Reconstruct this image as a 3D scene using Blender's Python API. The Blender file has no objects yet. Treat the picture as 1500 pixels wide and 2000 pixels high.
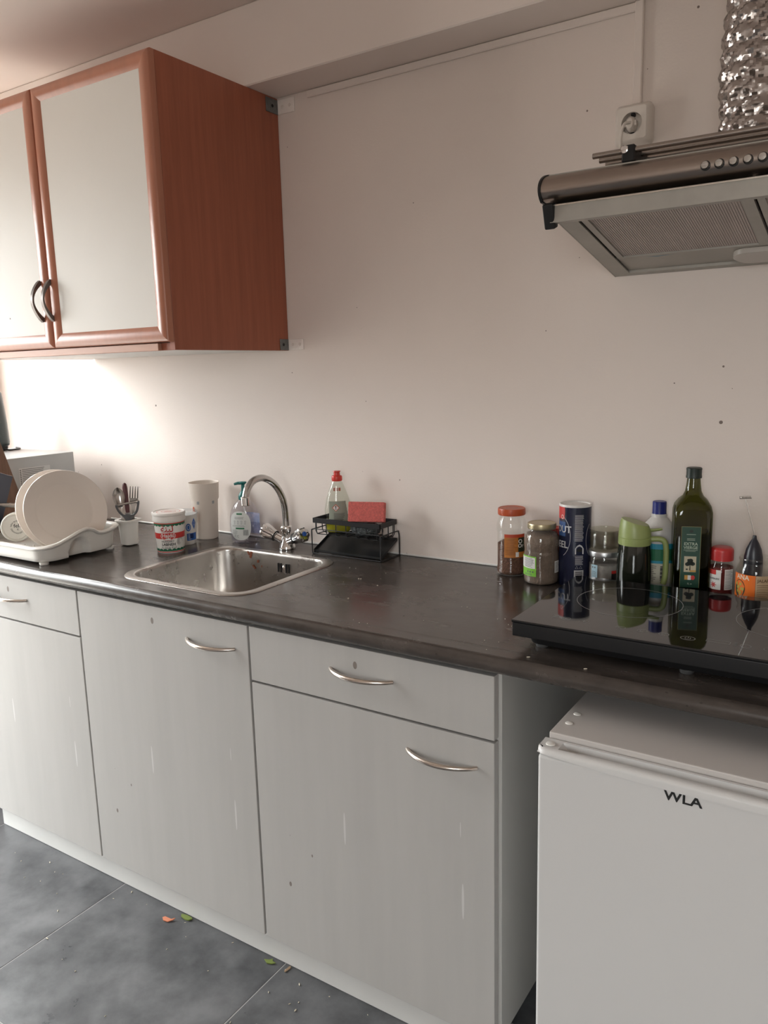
import bpy, bmesh, math, random
from mathutils import Vector, Matrix
random.seed(7)
S = bpy.context.scene
COL = S.collection
PI = math.pi

# ------------------------------------------------------------------ camera
cam_d = bpy.data.cameras.new('camera'); cam = bpy.data.objects.new('camera', cam_d); COL.objects.link(cam)
a, b, c = math.radians(33.1022), math.radians(-10.307), math.radians(-1.4972)
fw = Vector((-math.sin(a)*math.cos(b), math.cos(a)*math.cos(b), math.sin(b)))
rt = fw.cross(Vector((0, 0, 1))).normalized(); up = rt.cross(fw)
r2 = rt*math.cos(c) + up*math.sin(c); u2 = -rt*math.sin(c) + up*math.cos(c)
CAM = Vector((1.17, -1.8122, 1.4097))
cam.matrix_world = Matrix(((r2.x, u2.x, -fw.x, CAM.x), (r2.y, u2.y, -fw.y, CAM.y), (r2.z, u2.z, -fw.z, CAM.z), (0, 0, 0, 1)))
cam_d.sensor_fit = 'VERTICAL'; cam_d.sensor_height = 24.0; cam_d.lens = 24.0*1538.33/2000
cam_d.clip_start = 0.02
S.camera = cam

# ------------------------------------------------------------------ world, lights, exposure
w = bpy.data.worlds.new('sky'); S.world = w; w.use_nodes = True
wn, wl = w.node_tree.nodes, w.node_tree.links
bg = wn['Background']
# overcast sky: brighter towards the zenith, dull ground below the horizon
wtc = wn.new('ShaderNodeTexCoord'); wsp = wn.new('ShaderNodeSeparateXYZ'); wr = wn.new('ShaderNodeValToRGB')
wr.color_ramp.elements[0].position = 0.0; wr.color_ramp.elements[0].color = (0.18, 0.17, 0.155, 1)
wr.color_ramp.elements[1].position = 1.0; wr.color_ramp.elements[1].color = (1.0, 1.0, 1.0, 1)
for p_, c_ in ((0.49, (0.22, 0.21, 0.20, 1)), (0.51, (0.42, 0.43, 0.44, 1)), (0.75, (0.86, 0.88, 0.90, 1))):
    e_ = wr.color_ramp.elements.new(p_); e_.color = c_
wmr = wn.new('ShaderNodeMapRange'); wmr.inputs['From Min'].default_value = -1.0
wl.new(wtc.outputs['Generated'], wsp.inputs[0]); wl.new(wsp.outputs['Z'], wmr.inputs[0]); wl.new(wmr.outputs[0], wr.inputs[0]); wl.new(wr.outputs[0], bg.inputs[0])
bg.inputs[1].default_value = SKY = 22.5

# window openings: (left wall: y range, z range), (wall behind the camera: x range, z range)
WIN_L = (-0.62, -0.12, 0.98, 2.10)
DOOR_L = (-1.55, -0.70, 0.03, 2.10)
WIN_F = (1.10, 1.80, 1.00, 2.05)
def portal(name, loc, rot, sx, sy):
    d = bpy.data.lights.new(name, 'AREA'); d.shape = 'RECTANGLE'; d.size = sx; d.size_y = sy; d.energy = 1.0
    d.cycles.is_portal = True
    o = bpy.data.objects.new(name, d); COL.objects.link(o); o.location = loc; o.rotation_euler = rot
    return o
portal('window_portal', (-1.96, (WIN_L[0]+WIN_L[1])/2, (WIN_L[2]+WIN_L[3])/2), (0, -PI/2, 0), WIN_L[3]-WIN_L[2], WIN_L[1]-WIN_L[0])
portal('door_portal', (-1.96, (DOOR_L[0]+DOOR_L[1])/2, (DOOR_L[2]+DOOR_L[3])/2), (0, -PI/2, 0), DOOR_L[3]-DOOR_L[2], DOOR_L[1]-DOOR_L[0])
portal('window_portal', ((WIN_F[0]+WIN_F[1])/2, -3.51, (WIN_F[2]+WIN_F[3])/2), (PI/2, 0, 0), WIN_F[1]-WIN_F[0], WIN_F[3]-WIN_F[2])
S.view_settings.view_transform = 'Standard'; S.view_settings.look = 'None'
S.view_settings.gamma = 1.0; S.view_settings.use_curve_mapping = False
S.view_settings.exposure = 0.51

# ------------------------------------------------------------------ materials
MATS = {}
def mat(name, col, rough=0.5, metal=0.0, spec=0.5, var=0.0, vscale=8.0, vstretch=(1, 1, 1), bump=0.0, bscale=60.0, bstretch=(1, 1, 1), col2=None, coat=0.0, trans=0.0, detail=4.0, rvar=0.0, aniso=0.0, sss=0.0):
    if name in MATS: return MATS[name]
    m = bpy.data.materials.new(name); m.use_nodes = True
    nt = m.node_tree; N = nt.nodes; L = nt.links
    p = N['Principled BSDF']
    p.inputs['Roughness'].default_value = rough; p.inputs['Metallic'].default_value = metal
    p.inputs['Specular IOR Level'].default_value = spec
    p.inputs['Coat Weight'].default_value = coat; p.inputs['Coat Roughness'].default_value = 0.05
    p.inputs['Transmission Weight'].default_value = trans
    p.inputs['Base Color'].default_value = (*col, 1)
    tc = N.new('ShaderNodeTexCoord')
    if var > 0:
        mp = N.new('ShaderNodeMapping'); mp.inputs['Scale'].default_value = vstretch
        no = N.new('ShaderNodeTexNoise'); no.inputs['Scale'].default_value = vscale; no.inputs['Detail'].default_value = detail; no.inputs['Roughness'].default_value = 0.62
        ra = N.new('ShaderNodeValToRGB')
        d = col2 if col2 else tuple(x*(1-var) for x in col)
        ra.color_ramp.elements[0].position = 0.32; ra.color_ramp.elements[1].position = 0.68
        ra.color_ramp.elements[0].color = (*d, 1); ra.color_ramp.elements[1].color = (*col, 1)
        L.new(tc.outputs['Object'], mp.inputs['Vector']); L.new(mp.outputs[0], no.inputs['Vector'])
        L.new(no.outputs['Fac'], ra.inputs[0]); L.new(ra.outputs[0], p.inputs['Base Color'])
        if rvar:
            mr = N.new('ShaderNodeMapRange'); mr.inputs['From Min'].default_value = 0.3; mr.inputs['From Max'].default_value = 0.7
            mr.inputs['To Min'].default_value = rough-rvar; mr.inputs['To Max'].default_value = rough+rvar
            L.new(no.outputs['Fac'], mr.inputs[0]); L.new(mr.outputs[0], p.inputs['Roughness'])
    if bump > 0:
        mp2 = N.new('ShaderNodeMapping'); mp2.inputs['Scale'].default_value = bstretch
        nb = N.new('ShaderNodeTexNoise'); nb.inputs['Scale'].default_value = bscale; nb.inputs['Detail'].default_value = 3
        bp = N.new('ShaderNodeBump'); bp.inputs['Strength'].default_value = bump; bp.inputs['Distance'].default_value = 0.01
        L.new(tc.outputs['Object'], mp2.inputs['Vector']); L.new(mp2.outputs[0], nb.inputs['Vector'])
        L.new(nb.outputs['Fac'], bp.inputs['Height']); L.new(bp.outputs[0], p.inputs['Normal'])
    MATS[name] = m
    return m

def specks(m, scale, thr, col, stretch=(1, 1, 1), fac=1.0, seed=0.0):
    """wear: sparse dark or light marks laid over the material's own colour"""
    nt = m.node_tree; N = nt.nodes; L = nt.links; p = N['Principled BSDF']
    tc = N.new('ShaderNodeTexCoord'); mp = N.new('ShaderNodeMapping'); mp.inputs['Scale'].default_value = stretch; mp.inputs['Location'].default_value = (seed, seed*1.7, seed*0.6)
    vo = N.new('ShaderNodeTexVoronoi'); vo.inputs['Scale'].default_value = scale
    no = N.new('ShaderNodeTexNoise'); no.inputs['Scale'].default_value = scale*0.37
    lt = N.new('ShaderNodeMath'); lt.operation = 'LESS_THAN'
    mu = N.new('ShaderNodeMath'); mu.operation = 'MULTIPLY'
    ra = N.new('ShaderNodeMapRange'); ra.inputs['From Min'].default_value = 0.5; ra.inputs['From Max'].default_value = 0.8; ra.inputs['To Min'].default_value = 0; ra.inputs['To Max'].default_value = thr*2
    L.new(tc.outputs['Object'], mp.inputs[0]); L.new(mp.outputs[0], vo.inputs['Vector']); L.new(mp.outputs[0], no.inputs['Vector'])
    L.new(no.outputs['Fac'], ra.inputs[0]); L.new(vo.outputs['Distance'], lt.inputs[0]); L.new(ra.outputs[0], lt.inputs[1])
    mu.inputs[1].default_value = fac; L.new(lt.outputs[0], mu.inputs[0])
    mx = N.new('ShaderNodeMix'); mx.data_type = 'RGBA'
    src = p.inputs['Base Color'].links[0].from_socket if p.inputs['Base Color'].links else None
    if src: L.new(src, mx.inputs[6])
    else: mx.inputs[6].default_value = p.inputs['Base Color'].default_value
    mx.inputs[7].default_value = (*col, 1); L.new(mu.outputs[0], mx.inputs[0]); L.new(mx.outputs[2], p.inputs['Base Color'])
    return m

def clear(name, tint, rough=0.02, ior=1.45, refl=1.0):
    """thin clear glass or plastic wall: see-through with a Fresnel reflection"""
    if name in MATS: return MATS[name]
    m = bpy.data.materials.new(name); m.use_nodes = True
    nt = m.node_tree; N = nt.nodes; L = nt.links; N.remove(N['Principled BSDF'])
    t = N.new('ShaderNodeBsdfTransparent'); t.inputs[0].default_value = (*tint, 1)
    g = N.new('ShaderNodeBsdfGlossy'); g.inputs['Roughness'].default_value = rough; g.inputs[0].default_value = (refl, refl, refl, 1)
    lw = N.new('ShaderNodeLayerWeight'); lw.inputs[0].default_value = 0.5
    pw = N.new('ShaderNodeMath'); pw.operation = 'POWER'; pw.inputs[1].default_value = 4.0
    f = N.new('ShaderNodeMath'); f.operation = 'MULTIPLY_ADD'; f.inputs[1].default_value = 0.45; f.inputs[2].default_value = 0.045
    L.new(lw.outputs['Facing'], pw.inputs[0]); L.new(pw.outputs[0], f.inputs[0])
    mx = N.new('ShaderNodeMixShader')
    L.new(f.outputs[0], mx.inputs[0]); L.new(t.outputs[0], mx.inputs[1]); L.new(g.outputs[0], mx.inputs[2]); L.new(mx.outputs[0], N['Material Output'].inputs[0])
    MATS[name] = m
    return m

WALL = specks(mat('white_wall_paint', (0.81, 0.725, 0.67), 0.55, spec=0.3, var=0.04, vscale=2.0, bump=0.05, bscale=180), 26, 0.075, (0.22, 0.17, 0.15))
CEIL = mat('ceiling_paint', (0.80, 0.70, 0.64), 0.7, spec=0.2, var=0.03, vscale=2)
TRIM = mat('white_trim_paint', (0.81, 0.725, 0.67), 0.45, spec=0.35, var=0.03, vscale=3)
TILE = specks(mat('slate_tile', (0.145, 0.146, 0.151), 0.33, spec=0.5, var=0.5, vscale=6.5, col2=(0.045, 0.046, 0.050), bump=0.06, bscale=30, detail=8, rvar=0.08), 22, 0.05, (0.035, 0.035, 0.04), fac=0.7)
GROUT = mat('grout', (0.36, 0.355, 0.35), 0.8)
FRONT = mat('light_grey_front', (0.435, 0.418, 0.400), 0.55, spec=0.28, var=0.06, vscale=3.0, vstretch=(6, 6, 0.6))
specks(FRONT, 9, 0.15, (0.72, 0.71, 0.70), stretch=(4.5, 4.5, 0.30), fac=0.4, seed=3.1)
specks(FRONT, 20, 0.085, (0.14, 0.11, 0.09), stretch=(1, 1, 0.6), fac=0.8, seed=7.3)
EDGE = mat('grey_edge_band', (0.45, 0.44, 0.42), 0.45)
CARC = mat('white_carcass', (0.50, 0.49, 0.465), 0.45, spec=0.35, var=0.03, vscale=4)
PLIN = mat('plinth_white', (0.62, 0.61, 0.59), 0.45, spec=0.35, var=0.06, vscale=5)
WOOD = mat('red_beech', (0.38, 0.118, 0.065), 0.45, spec=0.45, var=0.2, vscale=5, vstretch=(14, 14, 0.7), detail=6)
WOODF = mat('red_beech_frame', (0.44, 0.17, 0.10), 0.30, spec=0.7, var=0.12, vscale=5, vstretch=(12, 12, 1.0), detail=6)
WOODT = mat('pale_beech_strip', (0.52, 0.27, 0.18), 0.4, var=0.12, vscale=6, vstretch=(1, 10, 10))
PANEL = specks(mat('white_door_panel', (0.73, 0.70, 0.655), 0.5, spec=0.3, var=0.03, vscale=3), 11, 0.04, (0.2, 0.15, 0.13))
UNDER = mat('white_melamine', (0.75, 0.73, 0.70), 0.4)
TOP = mat('dark_stone_laminate', (0.078, 0.064, 0.056), 0.24, spec=0.5, var=0.5, vscale=9, vstretch=(1, 2.2, 1), col2=(0.040, 0.033, 0.029), bump=0.05, bscale=14, detail=8, rvar=0.07)
specks(TOP, 55, 0.15, (0.03, 0.025, 0.023), stretch=(1, 2, 1), fac=0.8)
STEEL = mat('brushed_steel', (0.58, 0.56, 0.53), 0.26, 1.0, var=0.12, vscale=10, vstretch=(1, 1, 30), rvar=0.05)
SINK = mat('sink_steel', (0.56, 0.53, 0.50), 0.30, 1.0, var=0.18, vscale=8, bump=0.02, bscale=40, rvar=0.06)
NICKEL = mat('satin_nickel', (0.63, 0.56, 0.50), 0.26, 1.0)
CHROME = mat('chrome', (0.80, 0.80, 0.80), 0.06, 1.0)
SPOUT = mat('worn_chrome', (0.56, 0.55, 0.54), 0.17, 1.0)
ANTHR = mat('dark_pewter', (0.16, 0.14, 0.13), 0.4, 0.8)
HOODS = mat('hood_steel', (0.40, 0.34, 0.30), 0.30, 1.0, var=0.12, vscale=6, vstretch=(0.5, 12, 12))
HOODG = mat('hood_grey_metal', (0.42, 0.40, 0.36), 0.45, 0.35, var=0.15, vscale=10)
FILT = mat('grease_filter', (0.50, 0.44, 0.415), 0.5, 0.4, var=0.1, vscale=20)
BLACK = mat('black_plastic', (0.010, 0.010, 0.011), 0.42, spec=0.35)
BWIRE = mat('black_coated_wire', (0.012, 0.012, 0.014), 0.4)
HOBG = mat('black_hob_glass', (0.006, 0.006, 0.007), 0.04, spec=0.6)
MARK = mat('grey_print', (0.35, 0.35, 0.35), 0.5)
WHITE = mat('white_plastic', (0.76, 0.74, 0.70), 0.32)
RACKW = mat('white_rack_plastic', (0.74, 0.715, 0.67), 0.35)
SOCK = mat('cream_socket', (0.74, 0.68, 0.62), 0.3)
CERAM = mat('cream_ceramic', (0.74, 0.665, 0.60), 0.14, spec=0.5)
CERAM2 = mat('mug_ceramic', (0.66, 0.64, 0.58), 0.2)
FRID = specks(mat('fridge_white', (0.63, 0.62, 0.61), 0.32, spec=0.45, var=0.02, vscale=2), 10, 0.03, (0.20, 0.12, 0.08))
FOIL = mat('aluminium_foil', (0.50, 0.46, 0.44), 0.26, 1.0, bump=0.45, bscale=24)
INK = mat('black_ink', (0.012, 0.012, 0.012), 0.5)
GREYINK = mat('grey_ink', (0.12, 0.12, 0.12), 0.5)
LAB = mat('paper_white', (0.74, 0.73, 0.70), 0.5)
RED = mat('red_print', (0.55, 0.035, 0.03), 0.45)
GREEN = mat('green_print', (0.02, 0.16, 0.07), 0.45)
ORANGE = mat('orange_print', (0.80, 0.17, 0.02), 0.45)
BLUE = mat('blue_print', (0.03, 0.12, 0.45), 0.45)
GLASS = clear('clear_glass', (0.955, 0.96, 0.95))
PLAST = clear('clear_plastic', (0.86, 0.87, 0.90), 0.06)

# ------------------------------------------------------------------ mesh helpers
def new(): return bmesh.new()
def root_loc(p):
    while p.parent: p = p.parent
    return Vector(p.location)
def mk(name, bm, m, parent=None, smooth=35, props=None):
    me = bpy.data.meshes.new(name)
    off = root_loc(parent) if parent else Vector((0, 0, 0))
    if off.length: bmesh.ops.translate(bm, verts=bm.verts, vec=-off)
    bmesh.ops.recalc_face_normals(bm, faces=bm.faces)
    bm.to_mesh(me); bm.free()
    for mm in (m if isinstance(m, list) else [m]): me.materials.append(mm)
    if smooth is not None:
        me.shade_smooth(); me.set_sharp_from_angle(angle=math.radians(smooth))
    o = bpy.data.objects.new(name, me); COL.objects.link(o)
    if smooth is not None:
        wn_ = o.modifiers.new('weighted_normal', 'WEIGHTED_NORMAL'); wn_.keep_sharp = True
    if parent: o.parent = parent
    if props:
        for k, v in props.items(): o[k] = v
    return o
def thing(name, label, cat, loc, group=None):
    o = bpy.data.objects.new(name, None); COL.objects.link(o); o.location = loc
    o.empty_display_size = 0.05
    o['label'] = label; o['category'] = cat
    if group: o['group'] = group
    return o
def tag(o, label, cat, group=None):
    o['label'] = label; o['category'] = cat
    if group: o['group'] = group
    return o
def struct(o): o['kind'] = 'structure'; return o

def box(bm, x0, x1, y0, y1, z0, z1, bev=0, seg=2, M=None):
    r = bmesh.ops.create_cube(bm, size=1)
    vs = r['verts']
    bmesh.ops.scale(bm, vec=(x1-x0, y1-y0, z1-z0), verts=vs)
    bmesh.ops.translate(bm, vec=((x0+x1)/2, (y0+y1)/2, (z0+z1)/2), verts=vs)
    if bev:
        es = list({e for v in vs for e in v.link_edges})
        rr = bmesh.ops.bevel(bm, geom=es, offset=bev, segments=seg, profile=0.5, affect='EDGES')
        vs = list({v for f in rr['faces'] for v in f.verts} | {v for v in vs if v.is_valid})
    if M is not None: bmesh.ops.transform(bm, matrix=M, verts=vs)
    return vs
def loft(bm, rings, closed=True, cap0=True, cap1=True, mi=0):
    vr = [[bm.verts.new(p) for p in r] for r in rings]
    n = len(rings[0])
    for i in range(len(vr)-1):
        for j in range(n if closed else n-1):
            k = (j+1) % n
            f = bm.faces.new((vr[i][j], vr[i][k], vr[i+1][k], vr[i+1][j])); f.material_index = mi
    if cap0: bm.faces.new(list(reversed(vr[0])))
    if cap1: bm.faces.new(vr[-1])
    return vr
def lathe(bm, prof, c=(0, 0, 0), seg=32, M=None, sx=1.0, sy=1.0, rot=0.0):
    """profile of (radius, z); r=0 ends close"""
    rings = []
    T = Matrix.Translation(c) @ (M if M is not None else Matrix())
    prev = None
    for (r, z) in prof:
        if r <= 1e-6: ring = [bm.verts.new(T @ Vector((0, 0, z)))]
        else: ring = [bm.verts.new(T @ Vector((r*sx*math.cos(rot+2*PI*i/seg), r*sy*math.sin(rot+2*PI*i/seg), z))) for i in range(seg)]
        if prev is not None:
            if len(prev) == 1 and len(ring) == 1: pass
            elif len(prev) == 1:
                for i in range(seg): bm.faces.new((prev[0], ring[i], ring[(i+1) % seg]))
            elif len(ring) == 1:
                for i in range(seg): bm.faces.new((prev[i], prev[(i+1) % seg], ring[0]))
            else:
                for i in range(seg): bm.faces.new((prev[i], prev[(i+1) % seg], ring[(i+1) % seg], ring[i]))
        prev = ring
def tube(bm, pts, r, seg=8, closed=False, flat=1.0):
    pts = [Vector(p) for p in pts]; n = len(pts)
    rr = r if isinstance(r, (list, tuple)) else [r]*n
    tang = []
    for i in range(n):
        if closed: t = pts[(i+1) % n]-pts[i-1]
        else: t = pts[min(i+1, n-1)]-pts[max(i-1, 0)]
        tang.append(t.normalized())
    nrm = tang[0].orthogonal().normalized()
    rings = []
    for i in range(n):
        nrm = (nrm - tang[i]*nrm.dot(tang[i]))
        if nrm.length < 1e-6: nrm = tang[i].orthogonal()
        nrm.normalize(); bn = tang[i].cross(nrm)
        rings.append([pts[i]+(nrm*math.cos(2*PI*k/seg)*flat+bn*math.sin(2*PI*k/seg))*rr[i] for k in range(seg)])
    if closed:
        vr = [[bm.verts.new(p) for p in q] for q in rings]
        for i in range(n):
            for j in range(seg):
                k = (j+1) % seg; q = (i+1) % n
                bm.faces.new((vr[i][j], vr[i][k], vr[q][k], vr[q][j]))
    else: loft(bm, rings)
def smoothpts(pts, n=6):
    """Catmull-Rom through the points"""
    P = [Vector(p) for p in pts]; out = []
    for i in range(len(P)-1):
        p0 = P[max(i-1, 0)]; p1 = P[i]; p2 = P[i+1]; p3 = P[min(i+2, len(P)-1)]
        for k in range(n):
            t = k/n
            out.append(0.5*((2*p1)+(p2-p0)*t+(2*p0-5*p1+4*p2-p3)*t*t+(3*p1-p0-3*p2+p3)*t**3))
    out.append(P[-1]); return out
def rrect(x0, x1, y0, y1, r, z, n=6):
    out = []
    for (cx, cy, a0) in ((x1-r, y1-r, 0), (x0+r, y1-r, 90), (x0+r, y0+r, 180), (x1-r, y0+r, 270)):
        for k in range(n+1):
            t = math.radians(a0+90*k/n); out.append(Vector((cx+r*math.cos(t), cy+r*math.sin(t), z)))
    return out
def extrude_x(bm, prof, x0, x1):
    """prof: closed list of (y,z)"""
    loft(bm, [[Vector((x, y, z)) for y, z in prof] for x in (x0, x1)])

# surfaces that carry print: map (u, v, off) to a point
class Round:
    def __init__(s, cx, cy, rf, phi, sx=1.0):
        s.c = (cx, cy); s.rf = rf if callable(rf) else (lambda z, r=rf: r); s.phi = phi
    def __call__(s, u, v, off=0.0):
        r = s.rf(v)+off; t = s.phi+u/s.rf(v)
        return Vector((s.c[0]+r*math.cos(t), s.c[1]+r*math.sin(t), v))
class Flat:
    def __init__(s, o, u, v): s.o = Vector(o); s.u = Vector(u).normalized(); s.v = Vector(v).normalized(); s.n = s.u.cross(s.v)
    def __call__(s, u, v, off=0.0): return s.o+s.u*u+s.v*v+s.n*off
def wrect(bm, W, u0, u1, v0, v1, off=0.0004, nu=10, nv=1, mi=0):
    g = [[bm.verts.new(W(u0+(u1-u0)*i/nu, v0+(v1-v0)*j/nv, off)) for i in range(nu+1)] for j in range(nv+1)]
    for j in range(nv):
        for i in range(nu):
            f = bm.faces.new((g[j][i], g[j][i+1], g[j+1][i+1], g[j+1][i])); f.material_index = mi
def wpoly(bm, W, pts, off=0.0006, mi=0):
    f = bm.faces.new([bm.verts.new(W(u, v, off)) for u, v in pts]); f.material_index = mi
def well(bm, W, u, v, ru, rv, off=0.0006, n=20, mi=0):
    wpoly(bm, W, [(u+ru*math.cos(2*PI*k/n), v+rv*math.sin(2*PI*k/n)) for k in range(n)], off, mi)
def wring(bm, W, u, v, ru, rv, t, off=0.0006, n=28, mi=0, a0=0, a1=2*PI):
    for k in range(n):
        t0 = a0+(a1-a0)*k/n; t1 = a0+(a1-a0)*(k+1)/n
        wpoly(bm, W, [(u+ru*math.cos(t0), v+rv*math.sin(t0)), (u+ru*math.cos(t1), v+rv*math.sin(t1)),
                      (u+(ru-t)*math.cos(t1), v+(rv-t)*math.sin(t1)), (u+(ru-t)*math.cos(t0), v+(rv-t)*math.sin(t0))], off, mi)
def wtext(bm, W, s, size, u, v, off=0.0008, bold=0.0, mi=0, stretch=1.0, arc=None, align='CENTER'):
    cu = bpy.data.curves.new('t', 'FONT'); cu.body = s; cu.size = size; cu.align_x = align; cu.align_y = 'CENTER'; cu.offset = bold*size; cu.resolution_u = 3
    ob = bpy.data.objects.new('t', cu); me = ob.to_mesh()
    vs = []
    for q in me.vertices:
        x, y = q.co.x*stretch, q.co.y
        if arc:
            th = PI/2 - x/arc; rr = abs(arc)+ (y if arc > 0 else -y)
            if arc > 0: x, y = rr*math.cos(th), rr*math.sin(th)
            else:
                th = -PI/2 + x/abs(arc); x, y = rr*math.cos(th), rr*math.sin(th)
        vs.append(bm.verts.new(W(u+x, v+y, off)))
    for pl in me.polygons:
        try:
            f = bm.faces.new([vs[i] for i in pl.vertices]); f.material_index = mi
        except ValueError: pass
    ob.to_mesh_clear(); bpy.data.objects.remove(ob); bpy.data.curves.remove(cu)
def wlines(bm, W, u0, u1, v0, v1, n, th, off=0.0007, mi=0, ragged=0.3, nu=4):
    for k in range(n):
        v = v1-(v1-v0)*(k+0.5)/n
        wrect(bm, W, u0, u1-random.random()*ragged*(u1-u0), v-th/2, v+th/2, off, nu, 1, mi)
def facing(x, y): return math.atan2(CAM.y-y, CAM.x-x)

# ================================================================== SETTING
XL, XR, YF, ZC = -1.85, 2.7, -3.4, 2.34
bm = new(); box(bm, XL-0.1, XR+0.1, YF-0.1, 0.1, -0.06, -0.0008)
floor = struct(mk('floor', bm, GROUT))
TS = 0.586
bm = new(); box(bm, -TS/2+0.0015, TS/2-0.0015, -TS/2+0.0015, TS/2-0.0015, -0.005, 0.0, 0.0005, 1)
t0 = mk('tile', bm, TILE, floor)
first = True
for i in range(-3, 5):
    for j in range(6):
        x, y = 0.028+TS*(i+0.5), -0.43-TS*(j-0.5)
        t = t0 if first else t0.copy()
        if not first: COL.objects.link(t)
        first = False
        t.parent = floor; t.location = (x, y, 0); t.rotation_euler = (0, 0, 0)

# back wall: board-faced part right of x=-1.2 stands 12 mm proud of the wall on its left
bm = new()
loft(bm, [[Vector((x, y, z)) for x, y in ((XL-0.12, 0.012), (-1.203, 0.012), (-1.203, 0.0), (XR+0.12, 0.0), (XR+0.12, 0.12), (XL-0.12, 0.12))] for z in (-0.05, ZC+0.06)])
struct(mk('wall_back', bm, WALL, smooth=None))
def wall_with_hole(name, fixed, axis, a0, a1, h0, h1, o0, o1, p0, p1):
    """wall slab with a window opening, built of four blocks; axis = the wall's normal"""
    bm = new()
    for (s0, s1, z0, z1) in ((a0, o0, h0, h1), (o1, a1, h0, h1), (o0, o1, h0, p0), (o0, o1, p1, h1)):
        if axis == 'x': box(bm, fixed[0], fixed[1], s0, s1, z0, z1)
        else: box(bm, s0, s1, fixed[0], fixed[1], z0, z1)
    return struct(mk(name, bm, WALL, smooth=None))
bm = new(); xa, xb, zt_ = XL-0.10, XL, ZC+0.06
box(bm, xa, xb, YF-0.1, DOOR_L[0], -0.05, zt_); box(bm, xa, xb, DOOR_L[1], WIN_L[0], -0.05, zt_); box(bm, xa, xb, WIN_L[1], 0.012, -0.05, zt_)
box(bm, xa, xb, DOOR_L[0], DOOR_L[1], DOOR_L[3], zt_); box(bm, xa, xb, DOOR_L[0], DOOR_L[1], -0.05, DOOR_L[2])
box(bm, xa, xb, WIN_L[0], WIN_L[1], WIN_L[3], zt_); box(bm, xa, xb, WIN_L[0], WIN_L[1], -0.05, WIN_L[2])
struct(mk('wall_left', bm, WALL, smooth=None))
wall_with_hole('wall_front', (YF-0.10, YF), 'y', XL, XR+0.1, -0.05, ZC+0.06, *WIN_F)
bm = new(); box(bm, XR, XR+0.1, YF, 0, -0.05, ZC+0.06); struct(mk('wall_right', bm, WALL, smooth=None))
bm = new(); box(bm, XL-0.1, XR+0.1, YF-0.1, 0.12, ZC, ZC+0.08); struct(mk('ceiling', bm, CEIL, smooth=None))
bm = new(); box(bm, -1.84, XR, -0.1258, -0.0005, 2.1465, ZC-0.0005, 0.003, 1); struct(mk('trim_1', bm, TRIM))   # boxed-in beam
# window frames with panes
PANE = clear('window_pane', (0.97, 0.98, 0.97), 0.0)
def window(name, ax, pos, s0, s1, z0, z1):
    bm = new()
    def bb(a0, a1, c0, c1):
        if ax == 'x': box(bm, pos-0.035, pos, a0, a1, c0, c1, 0.003, 1)
        else: box(bm, a0, a1, pos-0.035, pos, c0, c1, 0.003, 1)
    f = 0.045; m = (s0+s1)/2
    bb(s0, s0+f, z0, z1); bb(s1-f, s1, z0, z1); bb(s0+f, s1-f, z0, z0+f); bb(s0+f, s1-f, z1-f, z1); bb(m-0.022, m+0.022, z0+f, z1-f)
    o = struct(mk(name, bm, TRIM))
    for (p, q) in ((s0+f, m-0.022), (m+0.022, s1-f)):
        bm = new()
        if ax == 'x': box(bm, pos-0.022, pos-0.016, p, q, z0+f, z1-f)
        else: box(bm, p, q, pos-0.022, pos-0.016, z0+f, z1-f)
        mk('pane', bm, PANE, o, smooth=None)
window('window_1', 'x', XL-0.04, *WIN_L)
window('door_1', 'x', XL-0.04, *DOOR_L)
window('window_2', 'y', YF-0.04, *WIN_F)
# cable conduit along the beam and down to the socket
bm = new(); box(bm, -0.22, 0.664, -0.008, -0.0005, 2.128, 2.1455, 0.002, 1); struct(mk('trim_2', bm, TRIM))
bm = new(); box(bm, 0.650, 0.668, -0.012, -0.0005, 1.940, 2.146, 0.002, 1); struct(mk('trim_3', bm, TRIM))
bm = new(); box(bm, -1.19, 1.9, -0.004, -0.0002, 0.9005, 0.906, 0.0015, 1); struct(mk('trim_4', bm, mat('white_sealant', (0.8, 0.78, 0.75), 0.3)))

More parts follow.
